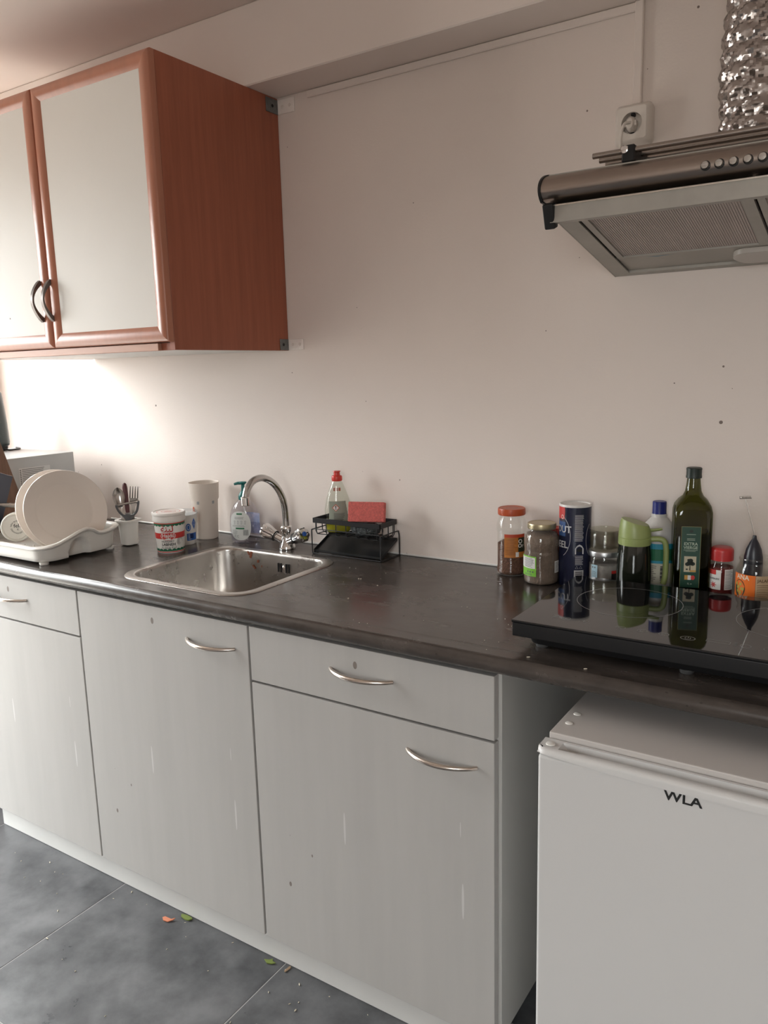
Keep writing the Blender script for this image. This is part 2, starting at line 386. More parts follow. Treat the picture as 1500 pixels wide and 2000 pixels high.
# ================================================================== BASE CABINETS
YD = -0.582
def bow_handle(parent, p0, p1, out, r=0.0055, m=NICKEL, name='handle', sub=None):
    """arched bar; p0,p1 feet, out = bulge vector"""
    p0, p1, out = Vector(p0), Vector(p1), Vector(out)
    pts = []; rr = []
    for k in range(17):
        t = k/16; s = math.sin(PI*t)
        pts.append(p0.lerp(p1, t)+out*(s**0.75)); rr.append(r*(0.75+0.25*s))
    bm = new(); tube(bm, pts, rr, 10)
    return mk(name, bm, m, parent, 60)
def base_unit(x0, x1, label, drawer, door_handle, drawer_handle, group='grey kitchen base cabinets'):
    t = thing('base_cabinet', label, 'cabinet', ((x0+x1)/2, -0.28, 0.0), group)
    zb, zt, th = 0.086, 0.860, 0.018
    bm = new()
    yf = YD+0.020
    box(bm, x0, x0+th, yf, -0.02, zb, zt, 0.0008, 1); box(bm, x1-th, x1, yf, -0.02, zb, zt, 0.0008, 1)
    box(bm, x0+th, x1-th, yf, -0.02, zb, zb+th); box(bm, x0+th, x1-th, -0.03, -0.02, zb+th, zt)
    if drawer: box(bm, x0+th, x1-th, yf, yf+0.06, zt-th, zt)
    mk('carcass', bm, CARC, t)
    for lx in (x0+0.05, x1-0.05):
        for ly in (-0.48, -0.08):
            bm = new(); lathe(bm, [(0, 0), (0.025, 0), (0.025, 0.01), (0.015, 0.014), (0.015, 0.0855), (0, 0.0855)], (lx, ly, 0), 12); mk('leg', bm, BLACK, t)
    g = 0.0028
    def front(name, z0, z1):
        bm = new(); box(bm, x0+g, x1-g-(0.003 if x1 > 0.5 else 0), YD, YD+0.0185, z0, z1, 0.0016, 2)
        return mk(name, bm, FRONT, t)
    if drawer:
        d = front('drawer', 0.7325, 0.858)
        bow_handle(d, *drawer_handle)
        bm = new(); box(bm, x0+0.03, x1-0.03, YD+0.019, -0.10, 0.75, 0.83); mk('drawer_box', bm, CARC, d)
        dr = front('door', zb+0.0015, 0.7275)
    else: dr = front('door', zb+0.0015, 0.858)
    if door_handle: bow_handle(dr, *door_handle)
    return t
OUT = (0, -0.030, 0)
base_unit(-1.202, -0.602, 'grey base cabinet at the left end, below the dish rack', True,
          ((-1.00, YD, 0.66), (-0.847, YD, 0.66), OUT) if False else None, ((-0.982, YD, 0.799), (-0.829, YD, 0.799), OUT))
base_unit(-0.602, 0.0, 'grey base cabinet under the sink, one tall door without a drawer', False, ((-0.196, YD, 0.796), (-0.043, YD, 0.796), OUT), None)
base_unit(0.0, 0.602, 'grey base cabinet next to the fridge with a drawer above its door', True, ((0.408, YD, 0.670), (0.561, YD, 0.670), OUT), ((0.225, YD, 0.803), (0.378, YD, 0.803), OUT))
bm = new(); box(bm, -1.146, 0.598, -0.549, -0.533, 0.0005, 0.0850, 0.001, 1)
box(bm, -1.156, -1.148, -0.549, -0.533, 0.052, 0.0845)
tag(mk('plinth', bm, PLIN), 'long white plinth board under the grey base cabinets', 'plinth')

# ================================================================== WORKTOP AND SINK
SX0, SX1, SY0, SY1 = -0.502, -0.060, -0.541, -0.133
t = thing('worktop', 'dark stone-look laminate worktop with a rounded front edge', 'worktop', (0, -0.3, 0.865))
def worktop():
    bm = new()
    x0, x1, y1, z0, z1 = XL+0.002, XR-0.01, -0.0008, 0.8655, 0.900
    # front nose profile
    R = 0.0165
    prof = [(y1, z0), (y1, z1)]
    yb = SY0-0.012
    nose = []
    cy, cz = -0.600+R, (z0+z1)/2+0.001
    for k in range(13):
        t_ = math.radians(90+180*k/12); nose.append((cy+R*math.cos(t_), cz+R*math.sin(t_)))
    # a slight raised bead before the nose, as on postformed tops
    front = [(-0.548, z1), (-0.560, z1-0.0008)]+[(y, z) for y, z in nose]+[(-0.575, z0), (-0.548, z0)]
    extrude_x(bm, front, x0, x1)
    hx0, hx1, hy0, hy1 = SX0+0.0225, SX1-0.0225, -0.5479, SY1-0.0225
    box(bm, x0, hx0, -0.548, y1, z0, z1); box(bm, hx1, x1, -0.548, y1, z0, z1)
    box(bm, hx0, hx1, hy1, y1, z0, z1)
    box(bm, hx0, hx1, -0.548, SY0+0.0225, z0, z1)
    return bm
mk('top_slab', worktop(), TOP, t)

t = thing('sink', 'stainless steel inset sink with rounded corners, wet and stained', 'sink', ((SX0+SX1)/2, (SY0+SY1)/2, 0.9))
bm = new()
zf = 0.9004
def rr(i, z, r): return rrect(SX0+i, SX1-i, SY0+i, SY1-i, r, z, 8)
rings = [rr(0, zf, .070), rr(0.002, zf+0.0022, .069), rr(0.017, zf+0.0026, .060), rr(0.0215, zf+0.0020, .058), rr(0.0240, zf+0.0003, .057), rr(0.0256, zf-0.006, .056),
         rr(0.027, 0.86, .056), rr(0.032, 0.80, .056), rr(0.038, 0.765, .056), rr(0.047, 0.752, .054), rr(0.072, 0.747, .040), rr(0.15, 0.744, .03)]
loft(bm, rings, cap0=False)
mk('basin', bm, SINK, t, 50)
bm = new()
for x in (-0.268, -0.2585, -0.2395, -0.230):
    box(bm, x-0.0022, x+0.0022, SY1-0.0300, SY1-0.0258, 0.851, 0.877, 0.0005, 1)
mk('overflow_slot', bm, BLACK, t)
bm = new(); lathe(bm, [(0, 0), (0.006, 0), (0.006, 0.002), (0.003, 0.004), (0, 0.004)], (-0.249, SY1-0.0268, 0.865), 12, Matrix.Rotation(PI/2, 4, 'X')); mk('overflow_screw', bm, CHROME, t)
bm = new(); lathe(bm, [(0, 0), (0.040, 0), (0.042, 0.003), (0.034, 0.004), (0.030, 0.001), (0, 0.001)], ((SX0+SX1)/2, (SY0+SY1)/2, 0.7445), 24); mk('drain', bm, CHROME, t)
# food scraps stuck to the sink wall
bm = new()
for (x, z, sx, sz, an) in ((-0.372, 0.889, .004, .010, .3), (-0.381, 0.893, .003, .006, -.5), (-0.345, 0.873, .003, .004, 0), (-0.36, 0.855, .002, .007, -.8), (-0.33, 0.86, .0015, .003, 0)):
    M = Matrix.Translation((x, SY1-0.0265-(0.89-z)*0.08, z)) @ Matrix.Rotation(an, 4, 'Y')
    box(bm, -sx, sx, -0.001, 0.001, -sz, sz, 0.0006, 1, M)
mk('food_scrap', bm, mat('food_scrap', (0.24, 0.07, 0.03), 0.5), t, props={'kind': 'stuff'})

# mixer tap
TX, TY = -0.294, -0.088
t = thing('mixer_tap', 'chrome two-handle mixer tap with a high curved spout behind the sink', 'tap', (TX, TY, 0.9))
bm = new(); lathe(bm, [(0, 0.0003), (0.024, 0.0003), (0.025, 0.006), (0.021, 0.016), (0.017, 0.024), (0.0145, 0.034), (0.014, 0.050), (0.017, 0.056), (0.0175, 0.066), (0.014, 0.070), (0, 0.070)], (TX, TY, 0.9), 28)
for s in (-1, 1):
    tube(bm, [(TX, TY, 0.920), (TX+s*0.022, TY-0.004, 0.929), (TX+s*0.042, TY-0.008, 0.938)], [0.013, 0.012, 0.0115], 16)
mk('tap_body', bm, CHROME, t, 50)
for s in (-1, 1):
    ax = Vector((s*0.90, -0.14, 0.40)).normalized(); M = ax.to_track_quat('Z', 'X').to_matrix().to_4x4()
    bm = new()
    prof = [(0.0, 0.0), (0.014, 0.0), (0.0155, 0.003), (0.017, 0.010), (0.0215, 0.030), (0.0225, 0.040), (0.019, 0.045), (0, 0.046)]
    seg = 40; rings = []
    for r, z in prof[1:-1]:
        rings.append([Vector((0, 0, 0)) for _ in range(seg)])
        for k in range(seg):
            fl = r*(1-(0.10 if (k % 5) in (0, 1) and z > 0.005 else 0)); th = 2*PI*k/seg
            rings[-1][k] = Vector((TX+s*0.036, TY-0.007, 0.936))+(M @ Vector((fl*math.cos(th), fl*math.sin(th), z)))
    loft(bm, rings)
    h = mk('tap_handle', bm, CHROME, t, 40)
    bm = new(); lathe(bm, [(0.015, -0.001), (0.0165, 0.0), (0.0165, 0.0025), (0.015, 0.003)], (TX+s*0.036, TY-0.007, 0.936), 20, M); mk('black_ring', bm, BLACK, h)
    bm = new(); lathe(bm, [(0, 0.0462), (0.007, 0.0462), (0.006, 0.048), (0, 0.048)], (TX+s*0.036, TY-0.007, 0.936), 16, M)
    mk('index_button', bm, BLUE if s > 0 else RED, h)
pts = smoothpts([(TX, TY, 0.966), (TX, TY, 1.000), (TX, TY-0.006, 1.040), (TX, TY-0.026, 1.078), (TX, TY-0.058, 1.107), (TX, TY-0.095, 1.121), (TX, TY-0.130, 1.117), (TX, TY-0.154, 1.098), (TX, TY-0.163, 1.076)], 6)
bm = new(); tube(bm, pts, 0.0098, 18); mk('spout', bm, SPOUT, t, 60)
bm = new(); lathe(bm, [(0, 0), (0.011, 0), (0.0125, 0.002), (0.0125, 0.022), (0.011, 0.024), (0, 0.024)], (TX, TY-0.1645, 1.054), 20); mk('aerator', bm, CHROME, t)

# ================================================================== WALL CABINET
UX, UXL, UY, UZ0, UZ1 = -0.3255, -1.2265, -0.4553, 1.4685, 2.1455
t = thing('wall_cabinet', 'reddish beech wall cabinet with two white-panelled doors', 'cabinet', ((UX+UXL)/2, UY/2, UZ0))
bm = new(); box(bm, UX-0.018, UX, UY+0.021, -0.0012, UZ0, UZ1, 0.0008, 1); mk('side_panel', bm, WOOD, t)
bm = new(); box(bm, UXL, UXL+0.018, UY+0.021, -0.0012, UZ0, UZ1, 0.0008, 1); mk('side_panel', bm, WOOD, t)
bm = new(); box(bm, UXL+0.018, UX-0.018, UY+0.046, -0.0012, UZ0+0.0006, UZ0+0.018); mk('bottom_panel', bm, UNDER, t)
bm = new(); box(bm, UXL+0.018, UX-0.018, UY+0.0238, UY+0.0458, UZ0+0.0003, UZ0+0.018); mk('bottom_rail', bm, WOOD, t)
bm = new(); box(bm, UXL+0.018, UX-0.018, UY+0.024, -0.0012, UZ1-0.018, UZ1-0.0004); mk('top_panel', bm, WOOD, t)
bm = new(); box(bm, UXL+0.018, UX-0.018, -0.010, -0.002, UZ0+0.018, UZ1-0.018); mk('back_panel', bm, UNDER, t)
bm = new(); box(bm, UXL+0.002, -0.376, UY+0.012, UY+0.0235, UZ0-0.0002, UZ0+0.0175, 0.0006, 1); mk('bottom_strip', bm, WOODT, t)
FWID = 0.052
fprof = [(0.0, 0.0), (0.0, 0.012), (0.002, 0.0165), (0.006, 0.0195), (0.013, 0.0215), (0.021, 0.0215), (0.029, 0.0195), (0.037, 0.0158), (0.044, 0.0110), (0.049, 0.0062), (FWID, 0.0030), (FWID, 0.0)]
def wall_door(x0, x1, hx):
    z0, z1 = UZ0+0.0195, UZ1-0.0005
    bm = new(); box(bm, x0+0.03, x1-0.03, UY+0.004, UY+0.018, z0+0.03, z1-0.03)
    d = mk('door', bm, PANEL, t)
    yb = UY+0.0195          # back of frame; front bulges to UY-0.002
    def member(name, a, b2, da, db):
        # a,b2 outer corners (x,z); da,db inward directions at each end
        bm = new(); r0 = []; r1 = []
        for u, h in fprof:
            r0.append(Vector((a[0]+da[0]*u, yb-h, a[1]+da[1]*u))); r1.append(Vector((b2[0]+db[0]*u, yb-h, b2[1]+db[1]*u)))
        loft(bm, [r0, r1]); mk(name, bm, WOODF, d, 28)
    member('frame_stile', (x0, z0), (x0, z1), (1, 1), (1, -1))
    member('frame_stile', (x1, z0), (x1, z1), (-1, 1), (-1, -1))
    member('frame_rail', (x0, z0), (x1, z0), (1, 1), (-1, 1))
    member('frame_rail', (x0, z1), (x1, z1), (1, -1), (-1, -1))
    # arched pull
    bm = new(); p0 = Vector((hx, UY+0.001, 1.562)); p1 = Vector((hx, UY+0.001, 1.664)); rings = []
    for k in range(19):
        q = k/18; s = math.sin(PI*q)
        c0 = p0.lerp(p1, q)+Vector((0, -0.030*(s**0.8), 0)); th = 0.0062-0.0036*s; wd = 0.0050
        tg = Vector((0, -0.030*PI*math.cos(PI*q), 0.102)).normalized(); n2 = Vector((0, -tg.z, tg.y)); 
        rings.append([c0+Vector((sx*wd, 0, 0))+n2*sn*th for sx, sn in ((-1, -1), (1, -1), (1, 1), (-1, 1))])
    loft(bm, rings); mk('handle', bm, ANTHR, d, 50)
XM = (UX+UXL)/2
wall_door(XM+0.0015, UX, -0.7625); wall_door(UXL, XM-0.0015, -0.8085)
# fixing brackets on the cabinet's right side
PLATE = mat('zinc_plate', (0.22, 0.23, 0.23), 0.45, 0.8, var=0.3, vscale=60)
for i, (z0, z1) in enumerate(((2.104, 2.141), (1.4695, 1.5005))):
    b_ = thing('angle_bracket', ('upper' if i == 0 else 'lower')+' steel angle bracket fixing the wall cabinet side to the wall', 'bracket', (UX, 0, z0), 'angle brackets beside the wall cabinet')
    bm = new(); box(bm, UX+0.0003, UX+0.0028, -0.052 if i == 0 else -0.040, -0.0012, z0, z1, 0.0006, 1); mk('side_plate', bm, PLATE, b_)
    bm = new(); box(bm, UX+0.0003, UX+(0.060 if i == 0 else 0.056), -0.0042, -0.0004, z0, z1, 0.0010, 1); q = mk('wall_plate', bm, mat('thick_white_paint', (0.90, 0.83, 0.78), 0.4, bump=0.3, bscale=120), b_, props={'label': 'wall plate painted white'})
    for dx in (0.018, 0.044):
        bm = new(); lathe(bm, [(0, 0), (0.0045, 0), (0.0035, 0.0014), (0, 0.0016)], (UX+dx, -0.0042, (z0+z1)/2), 10, Matrix.Rotation(PI/2, 4, 'X')); mk('screw', bm, TRIM, q)
    bm = new(); lathe(bm, [(0, 0), (0.0045, 0), (0.0035, 0.0012), (0, 0.0014)], (UX+0.0028, -0.026, (z0+z1)/2), 10, Matrix.Rotation(PI/2, 4, 'Y')); mk('screw', bm, BLACK, b_)

# ================================================================== EXTRACTOR HOOD
HX0, HX1 = 0.620, 1.220
t = thing('extractor_hood', 'steel extractor hood with push buttons on the wall at right', 'extractor hood', ((HX0+HX1)/2, -0.22, 1.60))
# body side profile (y,z): underside rises towards the front
def und(y): return 1.597-0.190*y      # height of the underside at depth y
body = [(-0.001, und(0)), (-0.395, und(-0.395)), (-0.405, 1.690), (-0.405, 1.742), (-0.001, 1.742)]
bm = new()
th = 0.030
# shell: two side walls, top, back; open below for the filters
extrude_x(bm, [(-0.001, und(0)), (-0.395, und(-0.395)), (-0.405, 1.70), (-0.405, 1.738), (-0.001, 1.738)], HX0, HX0+0.002)
extrude_x(bm, [(-0.001, und(0)), (-0.395, und(-0.395)), (-0.405, 1.70), (-0.405, 1.738), (-0.001, 1.738)], HX1-0.002, HX1)
box(bm, HX0, HX1, -0.405, -0.001, 1.737, 1.740)
def slab(bm, x0, x1, y0, y1, dz0, dz1):
    loft(bm, [[Vector((x, y, und(y)+d)) for y, d in ((y0, dz0), (y1, dz0), (y1, dz1), (y0, dz1))] for x in (x0, x1)])
slab(bm, HX0+0.002, HX0+0.036, -0.392, -0.001, 0.0003, 0.003)
slab(bm, HX1-0.036, HX1-0.002, -0.392, -0.001, 0.0003, 0.003)
slab(bm, HX0+0.036, HX1-0.036, -0.110, -0.001, 0.006, 0.009)
slab(bm, HX0+0.036, HX1-0.036, -0.020, -0.001, 0.0003, 0.006)
slab(bm, HX0+0.036, HX1-0.036, -0.392, -0.372, 0.0003, 0.006)
mk('hood_body', bm, HOODG, t, 30)
for k, (fx0, fx1) in enumerate(((HX0+0.040, 0.948), (0.953, HX1-0.040))):
    bm = new(); slab(bm, fx0, fx1, -0.370, -0.112, 0.006, 0.010)
    f = mk('grease_filter', bm, FILT, t, 30)
    bm = new()
    slab(bm, fx0, fx0+0.012, -0.370, -0.112, 0.0025, 0.0058); slab(bm, fx1-0.020, fx1, -0.370, -0.112, 0.0025, 0.0058)
    slab(bm, fx0+0.012, fx1-0.020, -0.370, -0.362, 0.0025, 0.0058); slab(bm, fx0+0.012, fx1-0.020, -0.120, -0.112, 0.0025, 0.0058)
    mk('filter_frame', bm, HOODG, f, 30)
    bm = new(); n = 60
    for i in range(n):
        x = fx0+0.016+(fx1-fx0-0.040)*i/(n-1); slab(bm, x-0.0013, x+0.0013, -0.360, -0.122, 0.0050, 0.0058)
    mk('mesh_rib', bm, FILT, f, None, props={'kind': 'stuff'})
# lamp lens at the rear of the underside
bm = new(); y0, y1 = -0.098, -0.040; out = []
ring = rrect(0.875, 1.14, y0, y1, 0.028, 0, 8)
loft(bm, [[Vector((p.x, p.y, und(p.y)+0.0055)) for p in ring], [Vector((p.x, p.y, und(p.y)-0.004)) for p in ring],
          [Vector((1.0075+(p.x-1.0075)*0.94, (y0+y1)/2+(p.y-(y0+y1)/2)*0.7, und(p.y)-0.008)) for p in ring]])
mk('lamp_lens', bm, mat('frosted_lens', (0.50, 0.46, 0.42), 0.3), t, 50)
bm = new()
for (xa, xb, ya) in ((0.70, 0.79, -0.107),):
    loft(bm, [[Vector((xa, ya, und(ya)+0.0056)), Vector((xa+0.035, ya+0.010, und(ya+0.01)+0.0056)), Vector((xb, ya+0.002, und(ya)+0.0056))], [Vector((xa, ya, und(ya)+0.0052)), Vector((xa+0.035, ya+0.010, und(ya+0.01)+0.0052)), Vector((xb, ya+0.002, und(ya)+0.0052))]])
mk('protective_film', bm, mat('blue_film', (0.10, 0.20, 0.26), 0.3), t)
# pull-out flap strip below the panel
bm = new()
extrude_x(bm, [(-0.402, 1.6735-0.018), (-0.424, 1.6535), (-0.428, 1.6545), (-0.4265, 1.683), (-0.421, 1.686), (-0.402, 1.684)], HX0+0.012, HX1-0.012)
mk('visor', bm, HOODG, t, 30)
bm = new(); box(bm, HX0+0.012, HX1-0.012, -0.4290, -0.4262, 1.6815, 1.6838); mk('visor_edge', bm, mat('bright_edge', (0.75, 0.72, 0.66), 0.25, 1.0), t)
bm = new(); M = Matrix.Translation((HX0+0.010, -0.424, 1.668)) @ Matrix.Rotation(0.35, 4, 'X')
box(bm, -0.010, 0.010, -0.008, 0.010, -0.023, 0.020, 0.003, 2, M); mk('visor_clip', bm, BLACK, t)
# curved control panel
def panel_curve():
    c = []
    for k in range(13):
        q = k/12; ang = math.radians(-38+128*q)
        c.append((-0.372-0.062*math.cos(ang), 1.712+0.031*math.sin(ang)))
    return c
pc = panel_curve()
bm = new(); extrude_x(bm, pc+[(-0.372, 1.741), (-0.372, 1.690)], HX0-0.004, HX1+0.004); mk('control_panel', bm, HOODS, t, 40)
for s, xe in ((-1, HX0-0.004), (1, HX1+0.004)):
    bm = new(); sc = [((y+0.39)*1.05-0.39, (z-1.715)*1.08+1.715) for y, z in pc+[(-0.372, 1.741), (-0.372, 1.690)]]
    extrude_x(bm, sc, xe-0.0045, xe) if s < 0 else extrude_x(bm, sc, xe, xe+0.0045); mk('end_cap', bm, BLACK, t)
for k in range(5):
    x = 0.889+0.0205*k
    bm = new(); lathe(bm, [(0, 0), (0.0062, 0), (0.0062, 0.007), (0.0052, 0.0085), (0, 0.0088)], (x, -0.4325, 1.7095), 16, Matrix.Rotation(PI/2, 4, 'X')); mk('push_button', bm, STEEL, t)
    bm = new(); lathe(bm, [(0.0062, 0), (0.0075, 0), (0.0075, 0.0022), (0.0062, 0.0022)], (x, -0.4325, 1.7095), 16, Matrix.Rotation(PI/2, 4, 'X')); mk('button_ring', bm, BLACK, t)
# gallery rail on top
for y in (-0.398, -0.362, -0.326):
    bm = new(); tube(bm, [(0.697, y, 1.760), (1.14, y, 1.760)], 0.0048, 12); mk('rail_rod', bm, mat('dark_steel', (0.40, 0.36, 0.33), 0.25, 1.0), t, 60)
for xb in (0.748, 1.09):
    bm = new(); box(bm, xb, xb+0.022, -0.405, -0.320, 1.7405, 1.768, 0.002, 1); m_ = mk('rail_bracket', bm, BLACK, t)
    bm = new(); lathe(bm, [(0, -0.005), (0.006, -0.003), (0.007, 0.0), (0.006, 0.003), (0, 0.005)], (xb+0.006, -0.407, 1.760), 12, Matrix.Rotation(PI/2, 4, 'X')); mk('bracket_knob', bm, CHROME, m_)

# foil duct
DX, DY = 0.925, -0.19
t = None
bm = new(); rings = []
NZ = 150; NS = 80
random.seed(11)
ph = [random.random()*6.28 for _ in range(8)]
for i in range(NZ+1):
    q = i/NZ; z = 1.742+(2.335-1.742)*q; ring = []
    for k in range(NS):
        th = 2*PI*k/NS
        turn = z/0.030+th/(2*PI)
        fr = turn-math.floor(turn)
        ridge = 0.0060*(abs(2*fr-1)**0.7)
        cr = 0.0016*math.sin(9*th+ph[0]+z*160)*math.sin(z*230+ph[1]+3*th)+0.0013*math.sin(17*th+ph[2]-z*310)+0.0012*math.sin(29*th+z*90+ph[3])*math.sin(z*420+5*th)
        r = 0.0535+ridge+cr+0.004*math.sin(z*14+ph[4]+th)
        if q < 0.06: r -= 0.008*(0.06-q)/0.06
        ring.append(Vector((DX+r*math.cos(th)+0.005*math.sin(z*9), DY+r*math.sin(th), z)))
    rings.append(ring)
loft(bm, rings)
tag(mk('flexible_duct', bm, FOIL, smooth=22), 'crumpled aluminium flexible duct rising from the extractor hood', 'duct')

# wall socket and plug
t = thing('wall_socket', 'cream surface-mounted wall socket above the extractor hood', 'socket', (0.657, 0, 1.90))
SXc, SZc = 0.657, 1.903
bm = new(); loft(bm, [[Vector((p.x, -0.0006-d, p.y)) for p in rrect(SXc-0.0385+i, SXc+0.0385-i, SZc-0.041+i, SZc+0.041-i, 0.010, 0, 5)] for d, i in ((0, 0.001), (0.020, 0.0), (0.032, 0.004), (0.036, 0.009))], cap1=False)
ring0 = [Vector((p.x, -0.0366, p.y)) for p in rrect(SXc-0.0295, SXc+0.0295, SZc-0.032, SZc+0.032, 0.010, 0, 5)]
n = 48
def on_rect(q):
    cx__, cz__ = math.cos(q), math.sin(q); k = min(0.0295/max(1e-6, abs(cx__)), 0.032/max(1e-6, abs(cz__)))
    return Vector((SXc+cx__*k, -0.0366, SZc+cz__*k))
ring0 = [on_rect(2*PI*i/n) for i in range(n)]
hole = [Vector((SXc+0.0215*math.cos(2*PI*i/n), -0.0366, SZc+0.0215*math.sin(2*PI*i/n))) for i in range(n)]
deep = [Vector((p.x, -0.018, p.z)) for p in hole]
loft(bm, [ring0, hole, deep], cap0=False)
mk('socket_box', bm, SOCK, t, 40)
for dz in (-0.0195, 0.0185):
    bm = new(); box(bm, SXc-0.004, SXc+0.004, -0.030, -0.019, SZc+dz-0.003, SZc+dz+0.003, 0.001, 1); mk('earth_clip', bm, BLACK, t)
t = thing('power_plug', 'white flat plug and cable of the extractor hood in the wall socket', 'plug', (SXc, -0.03, SZc))
bm = new(); lathe(bm, [(0, 0), (0.017, 0), (0.0175, 0.004), (0.015, 0.016), (0.010, 0.022), (0, 0.023)], (SXc-0.003, -0.0195, SZc-0.001), 20, Matrix.Rotation(PI/2, 4, 'X'), sx=0.62)
box(bm, SXc-0.016, SXc+0.010, -0.036, -0.022, SZc-0.006, SZc+0.006, 0.003, 2); mk('plug_body', bm, SOCK, t, 40)
bm = new(); tube(bm, smoothpts([(SXc-0.002, -0.041, SZc), (SXc-0.010, -0.052, SZc-0.004), (SXc-0.016, -0.054, SZc-0.022), (SXc-0.018, -0.052, SZc-0.06), (SXc-0.018, -0.050, SZc-0.11), (SXc-0.017, -0.050, 1.7405)], 5), 0.0034, 10); mk('power_cable', bm, SOCK, t, 60)

# ================================================================== HOB
HBX, HBY0, HBY1, HBZ = 0.609, -0.537, -0.187, 0.955
t = thing('induction_hob', 'black portable double induction hob on the right of the worktop', 'hob', (0.90, -0.36, 0.9))
bm = new(); box(bm, HBX, HBX+0.60, HBY0, HBY1, HBZ-0.005, HBZ, 0.0012, 2); gl = mk('glass_top', bm, HOBG, t)
bm = new(); box(bm, HBX+0.001, HBX+0.599, HBY0+0.001, HBY1-0.001, HBZ-0.031, HBZ-0.0052, 0.002, 2); mk('upper_casing', bm, BLACK, t)
bm = new(); loft(bm, [rrect(HBX+0.02, HBX+0.58, HBY0+0.018, HBY1-0.02, 0.02, HBZ-0.0315, 5), rrect(HBX+0.024, HBX+0.576, HBY0+0.024, HBY1-0.024, 0.02, 0.9075, 5)]); mk('lower_casing', bm, BLACK, t, 40)
for fx, fy in ((HBX+0.045, HBY0+0.038), (HBX+0.30, HBY0+0.034), (HBX+0.555, HBY0+0.038), (HBX+0.045, HBY1-0.04), (HBX+0.555, HBY1-0.04)):
    bm = new(); lathe(bm, [(0, 0.0002), (0.011, 0.0002), (0.012, 0.004), (0.012, 0.0074), (0, 0.0074)], (fx, fy, 0.9), 16); mk('foot', bm, mat('grey_rubber', (0.06, 0.06, 0.06), 0.5), t)
W = Flat((HBX, HBY0, HBZ), (1, 0, 0), (0, 1, 0))
for cx in (0.155, 0.445):
    bm = new(); wring(bm, W, cx, 0.205, 0.098, 0.098, 0.0009, 0.0003, 60); mk('ring_marking', bm, MARK, gl, None)
bm = new()
for u, s in ((0.085, '-'), (0.118, '+'), (0.385, '-'), (0.420, '+')):
    wring(bm, W, u, 0.050, 0.0085, 0.0085, 0.0006, 0.0003, 24); wtext(bm, W, s, 0.014, u, 0.050, 0.0003)
for u in (0.185, 0.222, 0.258):
    wring(bm, W, u, 0.047, 0.0085, 0.0075, 0.0006, 0.0003, 24); wring(bm, W, u, 0.047, 0.004, 0.004, 0.0006, 0.0003, 10, a0=0.6, a1=5.5)
wring(bm, W, 0.297, 0.046, 0.012, 0.0095, 0.0009, 0.0003, 24); wring(bm, W, 0.297, 0.046, 0.005, 0.005, 0.0007, 0.0003, 12, a0=2.2, a1=7.2)
wrect(bm, W, 0.2965, 0.2975, 0.047, 0.053, 0.0003, 1)
for a0, a1 in ((0.070, 0.066), (0.36, 0.356)): pass
def frame(u0, u1, v0, v1, th=0.0006):
    wrect(bm, W, u0, u1, v0, v0+th, 0.0003, 1); wrect(bm, W, u0, u1, v1-th, v1, 0.0003, 1); wrect(bm, W, u0, u0+th, v0, v1, 0.0003, 1); wrect(bm, W, u1-th, u1, v0, v1, 0.0003, 1)
frame(0.325, 0.362, 0.046, 0.058)
for k in range(3): wrect(bm, W, 0.060, 0.068, 0.046+0.006*k, 0.0475+0.006*k, 0.0003, 1); wrect(bm, W, 0.366, 0.372, 0.046+0.006*k, 0.0475+0.006*k, 0.0003, 1)
mk('control_marking', bm, MARK, gl, None, props={'kind': 'stuff'})

# ================================================================== FRIDGE
FX, FW_, FZ = 0.732, 0.48, 0.82
t = thing('fridge', 'small white tabletop fridge under the right end of the worktop', 'fridge', (FX+FW_/2, -0.42, 0))
bm = new(); box(bm, FX, FX+FW_, -0.640, -0.12, 0.015, 0.788, 0.002, 2); mk('body', bm, FRID, t)
bm = new(); box(bm, FX, FX+FW_, -0.664, -0.13, 0.7885, FZ, 0.003, 2); lid = mk('top_plate', bm, mat('fridge_top_shaded', (0.56, 0.525, 0.50), 0.42, var=0.03, vscale=4), t)  # fridge white darkened here: worktop's shadow put into the plate colour
for px_, py_ in ((0.018, 0.045), (0.018, 0.085), (FW_-0.018, 0.045), (FW_-0.018, 0.085)):
    bm = new(); lathe(bm, [(0.0065, 0), (0.006, 0.0012), (0.003, 0.002), (0, 0.0022)], (FX+px_, -0.664+py_, FZ), 14); mk('screw_cap', bm, WHITE, lid)
bm = new(); box(bm, FX-0.002, FX+FW_+0.002, -0.708, -0.665, 0.035, 0.7995, 0.006, 3); d = mk('door', bm, FRID, t)
W = Flat((FX, -0.708, 0), (1, 0, 0), (0, 0, 1))
